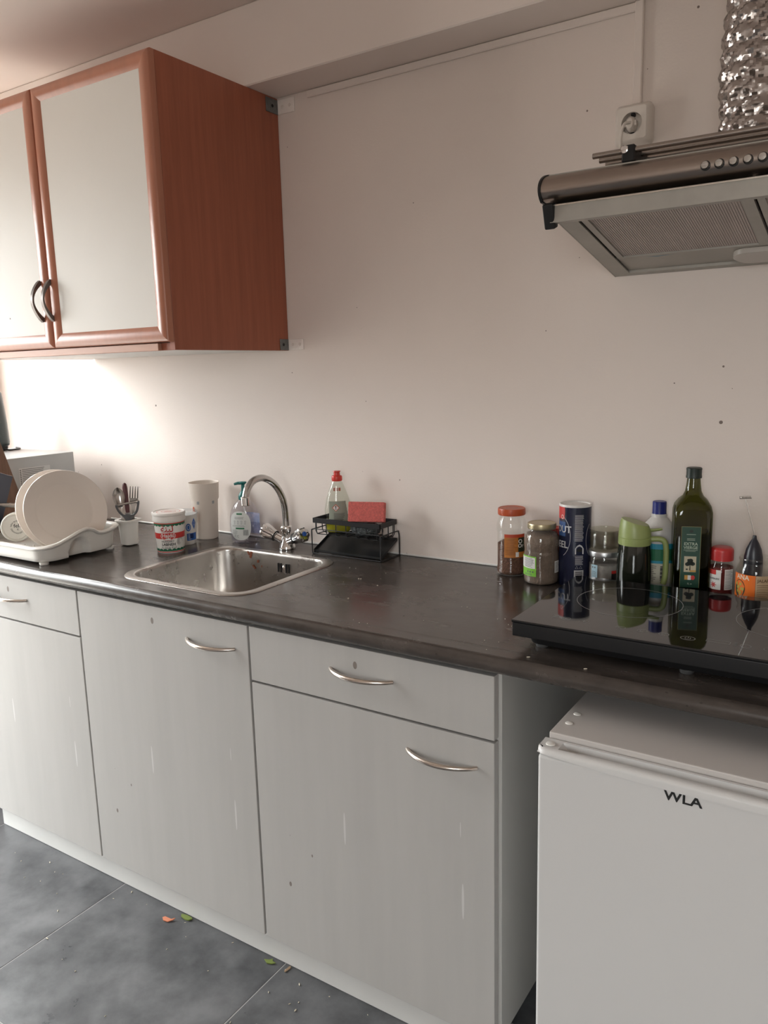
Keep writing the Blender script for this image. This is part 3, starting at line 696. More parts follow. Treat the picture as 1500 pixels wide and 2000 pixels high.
# top trim of the door with a curved lower edge and a grip recess in its upper face
bm = new()
def trim_front(zlow):
    return None
x0, x1 = FX-0.004, FX+FW_+0.004; zt = 0.811
outer = []
nseg = 60
top_in0, top_in1 = 0.032, FW_-0.032
rings = []
for k in range(nseg+1):
    q = k/nseg; x = x0+(x1-x0)*q
    zl = 0.8035-0.0085*math.sin(PI*q)**0.8
    e = min(q, 1-q)*(x1-x0)
    rnd = 0.010*max(0, 1-e/0.012)**2
    g = 1.0 if top_in0 < (x-FX) < top_in1 else 0.0
    dp = 0.0005+0.024*min(1, max(0, min((x-FX-top_in0)/0.012, (top_in1-(x-FX))/0.012)))
    if dp < 0.0005: dp = 0.0005
    ins = 0.4 if g else 0.35
    rings.append([Vector((x, -0.666, 0.800)), Vector((x, -0.666, zt-0.001)), Vector((x, -0.668, zt)), Vector((x, -0.6735, zt)), Vector((x, -0.6755, zt-dp)), Vector((x, -0.6965, zt-dp)), Vector((x, -0.699, zt)),
                  Vector((x, -0.704+rnd, zt)), Vector((x, -0.7085+rnd, zt-0.002)), Vector((x, -0.7105+rnd, zt-0.006)), Vector((x, -0.7105+rnd, zl)), Vector((x, -0.7082+rnd*0.3, zl-0.0008)), Vector((x, -0.703, 0.800))])
loft(bm, rings); tr = mk('door_trim', bm, FRID, d, 40)
bm = new(); lathe(bm, [(0.008, 0), (0.0075, 0.0015), (0.004, 0.0026), (0, 0.003)], (FX+0.012, -0.687, zt), 14); mk('hinge_cap', bm, WHITE, d)
bm = new(); wtext(bm, W, 'WLA', 0.0215, 0.2205, 0.7865, 0.0004, bold=0.025, stretch=1.12); mk('lettering', bm, INK, d, None)
for fx in (FX+0.04, FX+FW_-0.04):
    for fy in (-0.60, -0.16):
        bm = new(); lathe(bm, [(0, 0.0003), (0.016, 0.0003), (0.016, 0.008), (0.008, 0.010), (0.008, 0.016), (0, 0.016)], (fx, fy, 0), 12); mk('foot', bm, BLACK, t)

# ================================================================== JARS AND BOTTLES BEHIND THE HOB
Z0 = 0.9003
def jarprof(r, h, rn, hs, foot=0.004, bulge=None):
    """outer wall of a glass jar from base centre to neck"""
    p = [(0, 0.0), (r-foot, 0.0), (r-0.001, 0.004), (r, 0.010)]
    if bulge: p += bulge
    p += [(r, h-hs-0.012), (r-0.002, h-hs-0.004), (rn+0.002, h-0.004), (rn, h)]
    return p
def lidprof(r, h): return [(0, h-0.001), (r-0.004, h-0.001), (r-0.0030, h), (r-0.001, h-0.0005), (r, h-0.003), (r, 0.002), (r-0.001, 0.0), (r-0.003, 0.0)]

# jar of brown granules with orange lid
x, y = 0.394, -0.048
t = thing('glass_jar', 'glass jar with an orange lid, half full of brown powder, left of the jar row', 'jar', (x, y, Z0), 'jars and bottles along the wall')
G1 = [(0, 0.0), (0.030, 0.0), (0.0355, 0.004), (0.037, 0.012), (0.0352, 0.022), (0.0352, 0.105), (0.037, 0.112), (0.037, 0.124), (0.034, 0.136), (0.031, 0.143), (0.031, 0.152)]
bm = new(); lathe(bm, G1, (x, y, Z0), 40); mk('glass_body', bm, GLASS, t, 40)
bm = new(); lathe(bm, [(0.0, 0.003), (0.029, 0.003), (0.0345, 0.008), (0.0355, 0.014), (0.0340, 0.022), (0.0340, 0.078), (0.020, 0.086), (0.008, 0.081), (0, 0.083)], (x, y, Z0), 36)
mk('coffee_granules', bm, mat('coffee_granules', (0.20, 0.092, 0.056), 0.8, var=0.55, vscale=260, bump=0.6, bscale=300), t, 60)
bm = new(); lathe(bm, [(q[0], q[1]+0.150) for q in lidprof(0.0338, 0.0165)], (x, y, Z0), 40); l = mk('lid', bm, mat('orange_lid', (0.50, 0.085, 0.025), 0.35, var=0.15, vscale=30), t, 40)
bm = new(); Wt = Flat((x, y, Z0+0.1655), (0.84, 0.54, 0), (-0.54, 0.84, 0)); wring(bm, Wt, 0, 0, 0.014, 0.009, 0.0012, 0.0003); mk('lid_emblem', bm, GREYINK, l, None)
W = Round(x, y, 0.0356, facing(x, y))
bm = new(); wrect(bm, W, -0.018, 0.036, Z0+0.048, Z0+0.106, 0.0003, 14)
lb = mk('label', bm, mat('amber_label', (0.56, 0.20, 0.035), 0.5, var=0.25, vscale=40), t)
bm = new(); wrect(bm, W, -0.018, 0.036, Z0+0.098, Z0+0.106, 0.0006, 12); mk('label_band', bm, mat('red_orange_print', (0.5, 0.06, 0.02), 0.5), lb, None)
bm = new(); wrect(bm, W, 0.0165, 0.036, Z0+0.062, Z0+0.0975, 0.0006, 8); mk('label_dark_patch', bm, mat('dark_green_print', (0.02, 0.03, 0.015), 0.5), lb, None)
bm = new(); wlines(bm, W, -0.0165, 0.014, Z0+0.054, Z0+0.096, 14, 0.0010, 0.0007); mk('label_print', bm, mat('brown_ink', (0.22, 0.08, 0.02), 0.5), lb, None)
bm = new(); wtext(bm, W, 'O', 0.014, 0.022, Z0+0.088, 0.0009, 0.02); wtext(bm, W, 'Or', 0.013, 0.0235, Z0+0.077, 0.0009, 0.02); wrect(bm, W, 0.010, 0.018, Z0+0.050, Z0+0.062, 0.0008, 3); mk('lettering', bm, LAB, lb, None)

# jar of brown powder with gold lid
x, y = 0.488, -0.088
t = thing('glass_jar', 'glass jar of grey-brown powder with a gold lid and a green label', 'jar', (x, y, Z0), 'jars and bottles along the wall')
G2 = [(0, 0.0), (0.034, 0.0), (0.040, 0.004), (0.0415, 0.012), (0.0415, 0.070), (0.0400, 0.078), (0.0395, 0.083), (0.0410, 0.090), (0.0415, 0.100), (0.0405, 0.112), (0.036, 0.122), (0.0305, 0.130), (0.0305, 0.137)]
bm = new(); lathe(bm, G2, (x, y, Z0), 40); mk('glass_body', bm, GLASS, t, 40)
pr = [(0, 0.003)]+[(r-0.0013, z+0.001) for r, z in G2[1:9]]+[(0.0385, 0.112), (0.034, 0.120), (0, 0.121)]
bm = new(); lathe(bm, pr, (x, y, Z0), 40); mk('powder', bm, mat('grey_brown_powder', (0.24, 0.175, 0.135), 0.85, var=0.45, vscale=18, bump=0.3, bscale=200), t, 60)
bm = new(); lathe(bm, [(q[0], q[1]+0.131) for q in lidprof(0.0335, 0.0135)], (x, y, Z0), 40); mk('lid', bm, mat('gold_lid', (0.50, 0.43, 0.28), 0.33, 0.85, var=0.15, vscale=30), t, 40)
W = Round(x, y, 0.0416, facing(x, y))
bm = new(); wrect(bm, W, -0.060, -0.012, Z0+0.022, Z0+0.070, 0.0003, 14); lb = mk('label', bm, mat('lime_label', (0.20, 0.50, 0.05), 0.5), t)
bm = new(); wrect(bm, W, -0.060, -0.0145, Z0+0.041, Z0+0.067, 0.0006, 12); mk('label_white_panel', bm, LAB, lb, None)
bm = new(); wlines(bm, W, -0.045, -0.017, Z0+0.043, Z0+0.066, 9, 0.0011, 0.0009)
for k in range(3): well(bm, W, -0.034+k*0.007, Z0+0.033, 0.0018, 0.0022, 0.0009)
wlines(bm, W, -0.045, -0.018, Z0+0.024, Z0+0.029, 2, 0.0010, 0.0009); mk('label_print', bm, GREYINK, lb, None)
bm = new(); wrect(bm, W, 0.034, 0.052, Z0+0.030, Z0+0.058, 0.0003, 6); lb = mk('back_label', bm, LAB, t)
bm = new(); wlines(bm, W, 0.036, 0.050, Z0+0.032, Z0+0.056, 7, 0.0012, 0.0006); mk('label_print', bm, GREYINK, lb, None)

# spice jar half hidden behind
x, y = 0.490, -0.024
t = thing('spice_jar', 'red-lidded jar almost hidden between the gold-lidded jar and the navy canister', 'jar', (x, y, Z0), 'jars and bottles along the wall')
bm = new(); lathe(bm, [(0, 0), (0.0205, 0), (0.022, 0.003), (0.022, 0.090), (0.019, 0.098), (0.019, 0.104)], (x, y, Z0), 28); mk('glass_body', bm, GLASS, t, 40)
bm = new(); lathe(bm, [(0, 0.002), (0.0205, 0.002), (0.0205, 0.070), (0, 0.071)], (x, y, Z0), 28); mk('spice', bm, mat('red_spice', (0.30, 0.07, 0.02), 0.8, var=0.4, vscale=200), t, 60)
bm = new(); lathe(bm, [(q[0], q[1]+0.100) for q in lidprof(0.0215, 0.022)], (x, y, Z0), 28); mk('lid', bm, mat('red_lid', (0.50, 0.045, 0.035), 0.35), t, 40)
W = Round(x, y, 0.0221, facing(x, y)); bm = new(); wrect(bm, W, -0.025, 0.025, Z0+0.02, Z0+0.075, 0.0003, 10); mk('label', bm, ORANGE, t)

# navy canister
x, y = 0.560, -0.062
t = thing('salt_canister', 'tall navy blue cardboard canister with a white top and white print', 'canister', (x, y, Z0), 'jars and bottles along the wall')
R_ = 0.0365
bm = new(); lathe(bm, [(0, 0), (R_, 0), (R_, 0.187), (R_-0.0005, 0.1875), (0, 0.1875)], (x, y, Z0), 48); mk('tube_body', bm, mat('navy_board', (0.010, 0.014, 0.045), 0.3, var=0.3, vscale=30), t, 40)
bm = new(); lathe(bm, [(R_-0.004, 0.188), (R_+0.0004, 0.186), (R_+0.0006, 0.189), (R_-0.001, 0.1915), (R_-0.004, 0.1905), (R_-0.005, 0.1885), (0, 0.1885)], (x, y, Z0), 48)
l = mk('white_top', bm, mat('white_board', (0.72, 0.70, 0.68), 0.4), t, 40)
bm = new(); Wt = Flat((x, y, Z0+0.1887), (0.84, 0.54, 0), (-0.54, 0.84, 0)); wring(bm, Wt, 0.006, 0.0, 0.014, 0.010, 0.0010, 0.0004); mk('pouring_spout', bm, MARK, l, None)
W = Round(x, y, R_, facing(x, y))
bm = new(); wrect(bm, W, -0.056, -0.0255, Z0+0.158, Z0+0.1865, 0.0003, 10)
wpoly(bm, W, [(-0.0255, Z0+0.186), (-0.024, Z0+0.176), (-0.026, Z0+0.164), (-0.031, Z0+0.157), (-0.038, Z0+0.154), (-0.050, Z0+0.154)], 0.0003); e = mk('red_emblem', bm, RED, t, None)
bm = new(); wring(bm, W, -0.0325, Z0+0.163, 0.004, 0.005, 0.0012, 0.0006); mk('emblem_letter', bm, LAB, e, None)
bm = new(); wrect(bm, W, -0.052, -0.023, Z0+0.118, Z0+0.152, 0.0003, 8); mk('blue_panel', bm, mat('mid_blue_print', (0.02, 0.07, 0.22), 0.4), t, None)
bm = new()
wtext(bm, W, 'ZOUT', 0.022, -0.0360, Z0+0.134, 0.0008, 0.02, stretch=0.9); wtext(bm, W, 'DEEL', 0.022, -0.0385, Z0+0.098, 0.0008, 0.02, stretch=0.9)
wring(bm, W, -0.040, Z0+0.118, 0.030, 0.050, 0.0009, 0.0006, 40, a0=-1.15, a1=1.1); wring(bm, W, 0.052, Z0+0.11, 0.026, 0.046, 0.0008, 0.0006, 30, a0=2.2, a1=4.1)
wlines(bm, W, -0.0005, 0.020, Z0+0.108, Z0+0.170, 24, 0.0009, 0.0006, ragged=0.15)
for sx in (0,): wpoly(bm, W, [(0.0005, Z0+0.078), (0.0205, Z0+0.078), (0.0205, Z0+0.091), (0.016, Z0+0.098), (0.0105, Z0+0.101), (0.005, Z0+0.098), (0.0005, Z0+0.091)], 0.0006)
wlines(bm, W, 0.001, 0.020, Z0+0.052, Z0+0.075, 9, 0.0009, 0.0006, ragged=0.2)
for k in (0.005, 0.014): wring(bm, W, k, Z0+0.046, 0.0042, 0.0044, 0.0009, 0.0006, 3, a0=PI/2, a1=PI/2+2*PI)
wrect(bm, W, -0.001, 0.021, Z0+0.018, Z0+0.040, 0.0006, 6)
mk('white_print', bm, mat('white_ink', (0.62, 0.62, 0.64), 0.5), t, None)
bm = new()
for k in range(4): wrect(bm, W, 0.0015, 0.0185, Z0+0.022+k*0.0042, Z0+0.0240+k*0.0042, 0.0009, 6)
well(bm, W, 0.0105, Z0+0.087, 0.006, 0.004, 0.0009); mk('barcode', bm, INK, t, None)

# jar with grey lid, small glass dish on top of it
x, y = 0.630, -0.058
t = thing('glass_jar', 'squat glass jar with a silver lid and a pale blue label beside the navy canister', 'jar', (x, y, Z0), 'jars and bottles along the wall')
bm = new(); lathe(bm, [(0, 0), (0.033, 0), (0.037, 0.004), (0.037, 0.066), (0.034, 0.073), (0.034, 0.078)], (x, y, Z0), 40); mk('glass_body', bm, GLASS, t, 40)
bm = new(); lathe(bm, [(0, 0.003), (0.0345, 0.003), (0.0345, 0.056), (0, 0.057)], (x, y, Z0), 32); mk('pale_contents', bm, mat('pale_grains', (0.42, 0.39, 0.36), 0.8, var=0.3, vscale=60), t, 60)
bm = new(); lathe(bm, [(q[0], q[1]+0.0755) for q in lidprof(0.0378, 0.0125)], (x, y, Z0), 40); mk('lid', bm, mat('silver_lid', (0.5, 0.5, 0.5), 0.35, 0.9), t, 40)
W = Round(x, y, 0.0372, facing(x, y))
bm = new(); wrect(bm, W, -0.032, -0.016, Z0+0.010, Z0+0.058, 0.0003, 6); lb = mk('label', bm, mat('pale_blue_label', (0.36, 0.52, 0.60), 0.5), t)
bm = new(); wlines(bm, W, -0.030, -0.018, Z0+0.030, Z0+0.044, 5, 0.0008, 0.0006)
for k in range(2): well(bm, W, -0.028+k*0.006, Z0+0.052, 0.0015, 0.002, 0.0006)
mk('label_print', bm, GREYINK, lb, None)
bm = new(); wrect(bm, W, 0.016, 0.034, Z0+0.010, Z0+0.046, 0.0003, 6); lb = mk('back_label', bm, mat('red_black_label', (0.02, 0.015, 0.015), 0.4), t)
bm = new(); wrect(bm, W, 0.016, 0.034, Z0+0.039, Z0+0.046, 0.0006, 6); mk('label_red_band', bm, RED, lb, None)
t = thing('glass_dish', 'small empty glass dish upside on the silver-lidded jar', 'dish', (x, y, Z0+0.0885), None)
bm = new(); lathe(bm, [(0, 0), (0.030, 0), (0.035, 0.003), (0.036, 0.010), (0.036, 0.034), (0.034, 0.040), (0.0365, 0.043), (0.0365, 0.047), (0.0345, 0.048), (0.0325, 0.046), (0.0325, 0.038), (0.0335, 0.034), (0.0335, 0.011), (0.031, 0.006), (0, 0.005)], (x, y, Z0+0.0885), 40)
mk('glass_bowl', bm, clear('smoky_glass', (0.93, 0.93, 0.89)), t, 40)
t['label'] = 'small empty glass dish standing on the silver-lidded jar'

# oil pitcher with green lid
x, y = 0.712, -0.114
t = thing('oil_pitcher', 'dark pitcher with a pale green flip lid and handle', 'pitcher', (x, y, Z0), 'jars and bottles along the wall')
bm = new(); lathe(bm, [(0, 0), (0.0345, 0), (0.037, 0.004), (0.037, 0.06), (0.0355, 0.10), (0.0335, 0.121), (0, 0.121)], (x, y, Z0), 40); mk('dark_body', bm, mat('smoked_black', (0.010, 0.012, 0.008), 0.08, spec=0.6), t, 40)
PG = mat('pale_green_plastic', (0.30, 0.36, 0.13), 0.38)
bm = new(); lathe(bm, [(0.0335, 0.1205), (0.0345, 0.122), (0.0345, 0.136), (0.0335, 0.137), (0.0335, 0.1375), (0.0342, 0.138), (0.0335, 0.150), (0.031, 0.162), (0.0285, 0.168), (0, 0.169)], (x, y, Z0), 40)
# tilt the top: higher on the viewer's left
ph_ = facing(x, y); lft = Vector((math.cos(ph_-PI/2), math.sin(ph_-PI/2), 0))
for v in bm.verts:
    if v.co.z > Z0+0.145:
        d_ = (v.co-Vector((x, y, v.co.z))).dot(lft); v.co.z += 0.28*d_*min(1, (v.co.z-Z0-0.145)/0.02)+0.002
col_ = mk('collar_lid', bm, PG, t, 40)
rgt = -lft
def R3(r_, z_, s_=0.0):
    n_ = Vector((math.cos(ph_), math.sin(ph_), 0)); p_ = Vector((x, y, Z0+z_))+rgt*r_+n_*s_; return p_
bm = new(); tube(bm, [R3(0.024, 0.151), R3(0.038, 0.152), R3(0.050, 0.154), R3(0.056, 0.155)], [0.006, 0.0045, 0.004, 0.003], 10, flat=0.6); mk('thumb_lever', bm, PG, t, 60)
bm = new(); tube(bm, smoothpts([R3(0.030, 0.132), R3(0.050, 0.133), R3(0.061, 0.128), R3(0.0650, 0.112), R3(0.0655, 0.080), R3(0.0645, 0.050), R3(0.061, 0.034)], 5), 0.0062, 12); mk('handle', bm, PG, t, 60)

# white bottle with blue cap
x, y = 0.744, -0.040
t = thing('white_bottle', 'white plastic bottle with a dark blue screw cap behind the pitcher', 'bottle', (x, y, Z0), 'jars and bottles along the wall')
bm = new(); lathe(bm, [(0, 0), (0.034, 0), (0.037, 0.004), (0.037, 0.120), (0.035, 0.140), (0.029, 0.156), (0.020, 0.166), (0.0165, 0.170), (0.0165, 0.178), (0, 0.178)], (x, y, Z0), 36); mk('bottle_body', bm, mat('translucent_white', (0.62, 0.60, 0.58), 0.35), t, 40)
bm = new(); lathe(bm, [(0, 0.2055), (0.0135, 0.2055), (0.0148, 0.204), (0.0150, 0.1795), (0.0155, 0.1785), (0.0155, 0.1765), (0, 0.1765)], (x, y, Z0), 32); mk('screw_cap', bm, mat('cap_blue', (0.012, 0.02, 0.17), 0.35), t, 40)
W = Round(x, y, 0.0371, facing(x, y))
bm = new(); wrect(bm, W, -0.045, 0.045, Z0+0.026, Z0+0.116, 0.0003, 20); lb = mk('label', bm, mat('cream_label', (0.60, 0.57, 0.45), 0.5), t)
bm = new(); wrect(bm, W, -0.045, 0.045, Z0+0.104, Z0+0.116, 0.0006, 16); wrect(bm, W, -0.045, 0.045, Z0+0.072, Z0+0.078, 0.0006, 16); mk('label_cyan_band', bm, mat('cyan_print', (0.03, 0.30, 0.42), 0.5), lb, None)
bm = new(); wrect(bm, W, -0.045, 0.045, Z0+0.078, Z0+0.104, 0.0006, 16); mk('label_green_band', bm, GREEN, lb, None)
bm = new()
for k in range(11): wrect(bm, W, 0.006, 0.020, Z0+0.034+k*0.003, Z0+0.0355+k*0.003+0.0006*(k % 3), 0.0006, 3)
wlines(bm, W, -0.030, 0.0, Z0+0.030, Z0+0.068, 9, 0.001, 0.0006); mk('barcode', bm, INK, lb, None)

# olive oil bottle (square section)
x, y = 0.820, -0.072
t = thing('oil_bottle', 'tall dark green olive oil bottle with a black-green screw cap', 'bottle', (x, y, Z0), 'jars and bottles along the wall')
ph_ = facing(x, y)+0.10
def sq(r_, z_, k_=0.35, n_=40):
    out_ = []
    for i in range(n_):
        th = 2*PI*i/n_; cc, ss = math.cos(th), math.sin(th)
        e_ = 2/(2+k_*6); px_ = math.copysign(abs(cc)**e_, cc)*r_; py_ = math.copysign(abs(ss)**e_, ss)*r_
        out_.append(Vector((x+px_*math.cos(ph_)-py_*math.sin(ph_), y+px_*math.sin(ph_)+py_*math.cos(ph_), Z0+z_)))
    return out_
bm = new()
BP = [(0.034, 0, 1), (0.0375, 0.004, 1), (0.0385, 0.010, 1), (0.0385, 0.185, 1), (0.0385, 0.196, .8), (0.036, 0.208, .5), (0.029, 0.220, .2), (0.021, 0.228, .05), (0.0165, 0.238, 0), (0.0145, 0.252, 0), (0.0130, 0.268, 0)]
loft(bm, [sq(*q) for q in BP]); mk('bottle_body', bm, clear('green_bottle', (0.31, 0.325, 0.09), 0.04, 1.5), t, 45)
bm = new(); loft(bm, [sq(r_-0.0025, z_+0.003, k_) for r_, z_, k_ in BP[:3]]+[sq(0.036, 0.150, 1)]); mk('oil', bm, mat('dark_oil', (0.010, 0.013, 0.003), 0.15), t, 45)
bm = new(); lathe(bm, [(0, 0.2880), (0.0140, 0.2880), (0.0158, 0.2865), (0.0160, 0.284), (0.0155, 0.2825), (0.0155, 0.272), (0.0160, 0.270), (0.0160, 0.266), (0.013, 0.265), (0, 0.265)], (x, y, Z0), 32); mk('screw_cap', bm, mat('cap_green', (0.010, 0.022, 0.017), 0.4), t, 40)
nrm = Vector((math.cos(ph_), math.sin(ph_), 0)); ud = Vector((-math.sin(ph_), math.cos(ph_), 0))
W = Flat(Vector((x, y, Z0))+nrm*0.0388-ud*0.004, ud, (0, 0, 1))
bm = new(); wrect(bm, W, -0.0195, 0.0195, 0.036, 0.168, 0.0, 1); lb = mk('label', bm, mat('bottle_green_label', (0.008, 0.055, 0.032), 0.4), t, None)
bm = new()
for (u0, u1, v0, v1) in ((-0.0195, 0.0195, 0.1672, 0.168), (-0.0195, -0.0188, 0.036, 0.168), (0.0188, 0.0195, 0.036, 0.168)): wrect(bm, W, u0, u1, v0, v1, 0.0003, 1)
mk('label_border', bm, mat('gold_print', (0.30, 0.26, 0.10), 0.4), lb, None)
bm = new(); wtext(bm, W, 'EXTRA', 0.0088, 0, 0.1305, 0.0004, 0.02); wtext(bm, W, 'VIERGE', 0.0088, 0, 0.1225, 0.0004, 0.02)
wrect(bm, W, -0.009, 0.009, 0.1505, 0.1515, 0.0004, 1); wrect(bm, W, -0.008, 0.008, 0.1415, 0.1425, 0.0004, 1); wrect(bm, W, -0.008, 0.008, 0.1385, 0.1395, 0.0004, 1); wrect(bm, W, -0.014, 0.014, 0.1170, 0.1178, 0.0004, 1); wrect(bm, W, -0.010, 0.010, 0.1145, 0.1152, 0.0004, 1)
wtext(bm, W, '1L e', 0.0055, 0, 0.0445, 0.0004, 0.01); mk('lettering', bm, mat('pale_green_ink', (0.42, 0.50, 0.40), 0.5), lb, None)
bm = new(); wrect(bm, W, -0.012, 0.012, 0.070, 0.104, 0.0003, 1); pic = mk('label_picture', bm, mat('cream_picture', (0.55, 0.50, 0.36), 0.5), lb, None)
bm = new()
for (u, v, r_) in ((0, 0.090, 0.0065), (-0.005, 0.087, 0.005), (0.005, 0.088, 0.005), (0.001, 0.095, 0.005), (-0.003, 0.096, 0.003)): well(bm, W, u, v, r_, r_*0.85, 0.0006, 12)
wpoly(bm, W, [(-0.0012, 0.074), (0.0012, 0.074), (0.0008, 0.088), (-0.0004, 0.088)], 0.0007); well(bm, W, -0.006, 0.076, 0.0022, 0.0016, 0.0006)
mk('tree_print', bm, mat('tree_ink', (0.012, 0.02, 0.012), 0.5), lb, None)
bm = new(); well(bm, W, 0, 0.158, 0.004, 0.0035, 0.0004, 6); mk('label_emblem', bm, MATS['tree_ink'], lb, None)
bm = new(); wrect(bm, W, 0.0, 0.012, 0.0705, 0.074, 0.0005, 1); wrect(bm, W, -0.010, -0.0035, 0.053, 0.063, 0.0004, 1); mk('ochre_print', bm, mat('ochre_ink', (0.55, 0.30, 0.06), 0.5), lb, None)
bm = new(); wrect(bm, W, -0.0035, 0.003, 0.053, 0.063, 0.0004, 1); mk('pale_print', bm, LAB, lb, None)
bm = new(); well(bm, W, 0.0065, 0.058, 0.0042, 0.0050, 0.0004, 14); mk('red_print', bm, RED, lb, None)

# red capped spice jar
x, y = 0.884, -0.076
t = thing('spice_jar', 'small spice jar with a red cap and red powder right of the olive oil bottle', 'jar', (x, y, Z0), 'jars and bottles along the wall')
bm = new(); lathe(bm, [(0, 0), (0.022, 0), (0.024, 0.003), (0.024, 0.080), (0.0215, 0.088), (0.020, 0.092), (0.020, 0.098)], (x, y, Z0), 32); mk('glass_body', bm, GLASS, t, 40)
bm = new(); lathe(bm, [(0, 0.002), (0.0225, 0.002), (0.0225, 0.082), (0, 0.083)], (x, y, Z0), 32); mk('red_powder', bm, mat('paprika', (0.16, 0.012, 0.008), 0.8, var=0.3, vscale=120), t, 60)
bm = new(); lathe(bm, [(0, 0.1235), (0.018, 0.1235), (0.0215, 0.121), (0.0228, 0.116), (0.0228, 0.0965), (0.020, 0.096)], (x, y, Z0), 36); mk('lid', bm, mat('red_cap', (0.52, 0.035, 0.035), 0.35), t, 40)
W = Round(x, y, 0.0241, facing(x, y))
bm = new(); wrect(bm, W, -0.030, 0.000, Z0+0.036, Z0+0.078, 0.0003, 10); wrect(bm, W, 0.007, 0.028, Z0+0.036, Z0+0.080, 0.0003, 8); lb = mk('label', bm, LAB, t)
bm = new(); wrect(bm, W, -0.026, -0.010, Z0+0.068, Z0+0.078, 0.0006, 6)
for k in range(7):
    an = 2*PI*k/7; wpoly(bm, W, [(-0.015, Z0+0.046), (-0.015+0.003*math.cos(an-0.4), Z0+0.046+0.003*math.sin(an-0.4)), (-0.015+0.008*math.cos(an), Z0+0.046+0.008*math.sin(an)), (-0.015+0.003*math.cos(an+0.4), Z0+0.046+0.003*math.sin(an+0.4))], 0.0006)
mk('label_red_print', bm, RED, lb, None)
bm = new(); wtext(bm, W, 'SAFRAAN', 0.0058, -0.014, Z0+0.059, 0.0007, 0.02, stretch=0.85); wlines(bm, W, 0.0085, 0.026, Z0+0.038, Z0+0.078, 13, 0.0009, 0.0006); mk('lettering', bm, GREYINK, lb, None)

# jalapeno jar, open, with milk frother standing in it
x, y = 0.952, -0.085
t = thing('glass_jar', 'open glass jar with an orange and tan label at the right edge', 'jar', (x, y, Z0), 'jars and bottles along the wall')
bm = new(); lathe(bm, [(0, 0), (0.035, 0), (0.039, 0.004), (0.039, 0.078), (0.036, 0.090), (0.032, 0.098), (0.032, 0.104), (0.0335, 0.106), (0.0335, 0.109), (0.032, 0.111)], (x, y, Z0), 40); mk('glass_body', bm, clear('greenish_glass', (0.93, 0.94, 0.91)), t, 40)
W = Round(x, y, 0.0391, facing(x, y))
bm = new(); wrect(bm, W, -0.050, 0.0, Z0+0.032, Z0+0.080, 0.0003, 14); lb = mk('label', bm, ORANGE, t)
bm = new(); wrect(bm, W, 0.0005, 0.055, Z0+0.032, Z0+0.080, 0.0003, 14); lb2 = mk('side_label', bm, mat('tan_label', (0.50, 0.36, 0.22), 0.5), t)
bm = new(); wtext(bm, W, 'ANA', 0.0135, -0.026, Z0+0.0735, 0.0007, 0.02); mk('lettering', bm, mat('cream_ink', (0.75, 0.66, 0.50), 0.5), lb, None)
bm = new(); wtext(bm, W, 'JALAPENO', 0.0085, 0.0035, Z0+0.070, 0.0007, 0.02, align='LEFT'); wlines(bm, W, 0.003, 0.040, Z0+0.034, Z0+0.063, 8, 0.0010, 0.0006); mk('lettering', bm, mat('brown_ink2', (0.12, 0.07, 0.03), 0.5), lb2, None)
bm = new(); well(bm, W, -0.032, Z0+0.050, 0.013, 0.018, 0.0006, 24); pic = mk('label_picture', bm, mat('dark_olive_print', (0.05, 0.045, 0.012), 0.5), lb, None)
bm = new()
random.seed(3)
for k in range(9): well(bm, W, -0.032+random.uniform(-0.008, 0.008), Z0+0.050+random.uniform(-0.012, 0.012), 0.003, 0.0035, 0.0008, 10)
mk('pepper_print', bm, mat('pepper_yellow', (0.45, 0.34, 0.06), 0.5), lb, None)
t = thing('milk_frother', 'black handheld milk frother standing head-up in the open jar', 'frother', (x, y, Z0))
ax0, ay0 = x-0.006, y-0.004
bm = new(); lathe(bm, [(0, 0.002), (0.016, 0.003), (0.018, 0.03), (0.0185, 0.098), (0.0178, 0.112), (0.0145, 0.128), (0.009, 0.141), (0.0045, 0.149), (0.0035, 0.156), (0, 0.157)], (ax0, ay0, Z0), 28); mk('grip', bm, mat('navy_black', (0.012, 0.013, 0.022), 0.35), t, 40)
top_ = Vector((ax0-0.0215, ay0, Z0+0.232))
bm = new(); tube(bm, [(ax0, ay0, Z0+0.155), tuple(top_)], 0.0009, 6); mk('wire_shaft', bm, CHROME, t, 60)
bm = new(); pts = []
for k in range(90):
    th = k/90*2*PI*9; u = (k/89-0.5)*0.024; pts.append(top_+Vector((u*0.95, -u*0.1, 0.001+u*0.12))+Vector((0, 0.0027*math.cos(th), 0.0027*math.sin(th))))
tube(bm, pts, 0.0007, 5); mk('whisk_coil', bm, STEEL, t, 60)

# ================================================================== SINK SIDE ITEMS
# hand soap bottle
x, y = -0.470, -0.072
ph_ = -0.95-0.25
t = thing('soap_dispenser', 'clear pump bottle of hand soap with a green pump behind the sink', 'soap bottle', (x, y, Z0))
def ell(rx, ry, z_, n_=36):
    return [Vector((x+rx*math.cos(q)*math.cos(ph_+PI/2)-ry*math.sin(q)*math.sin(ph_+PI/2), y+rx*math.cos(q)*math.sin(ph_+PI/2)+ry*math.sin(q)*math.cos(ph_+PI/2), Z0+z_)) for q in [2*PI*i/n_ for i in range(n_)]]
SB = [(0.038, 0.024, 0), (0.044, 0.029, 0.004), (0.0465, 0.031, 0.020), (0.0475, 0.032, 0.055), (0.046, 0.031, 0.080), (0.040, 0.028, 0.103), (0.030, 0.022, 0.119), (0.018, 0.016, 0.128), (0.014, 0.014, 0.132)]
bm = new(); loft(bm, [ell(*q) for q in SB]); mk('bottle_body', bm, clear('clear_soap_bottle', (0.92, 0.92, 0.95), 0.05), t, 50)
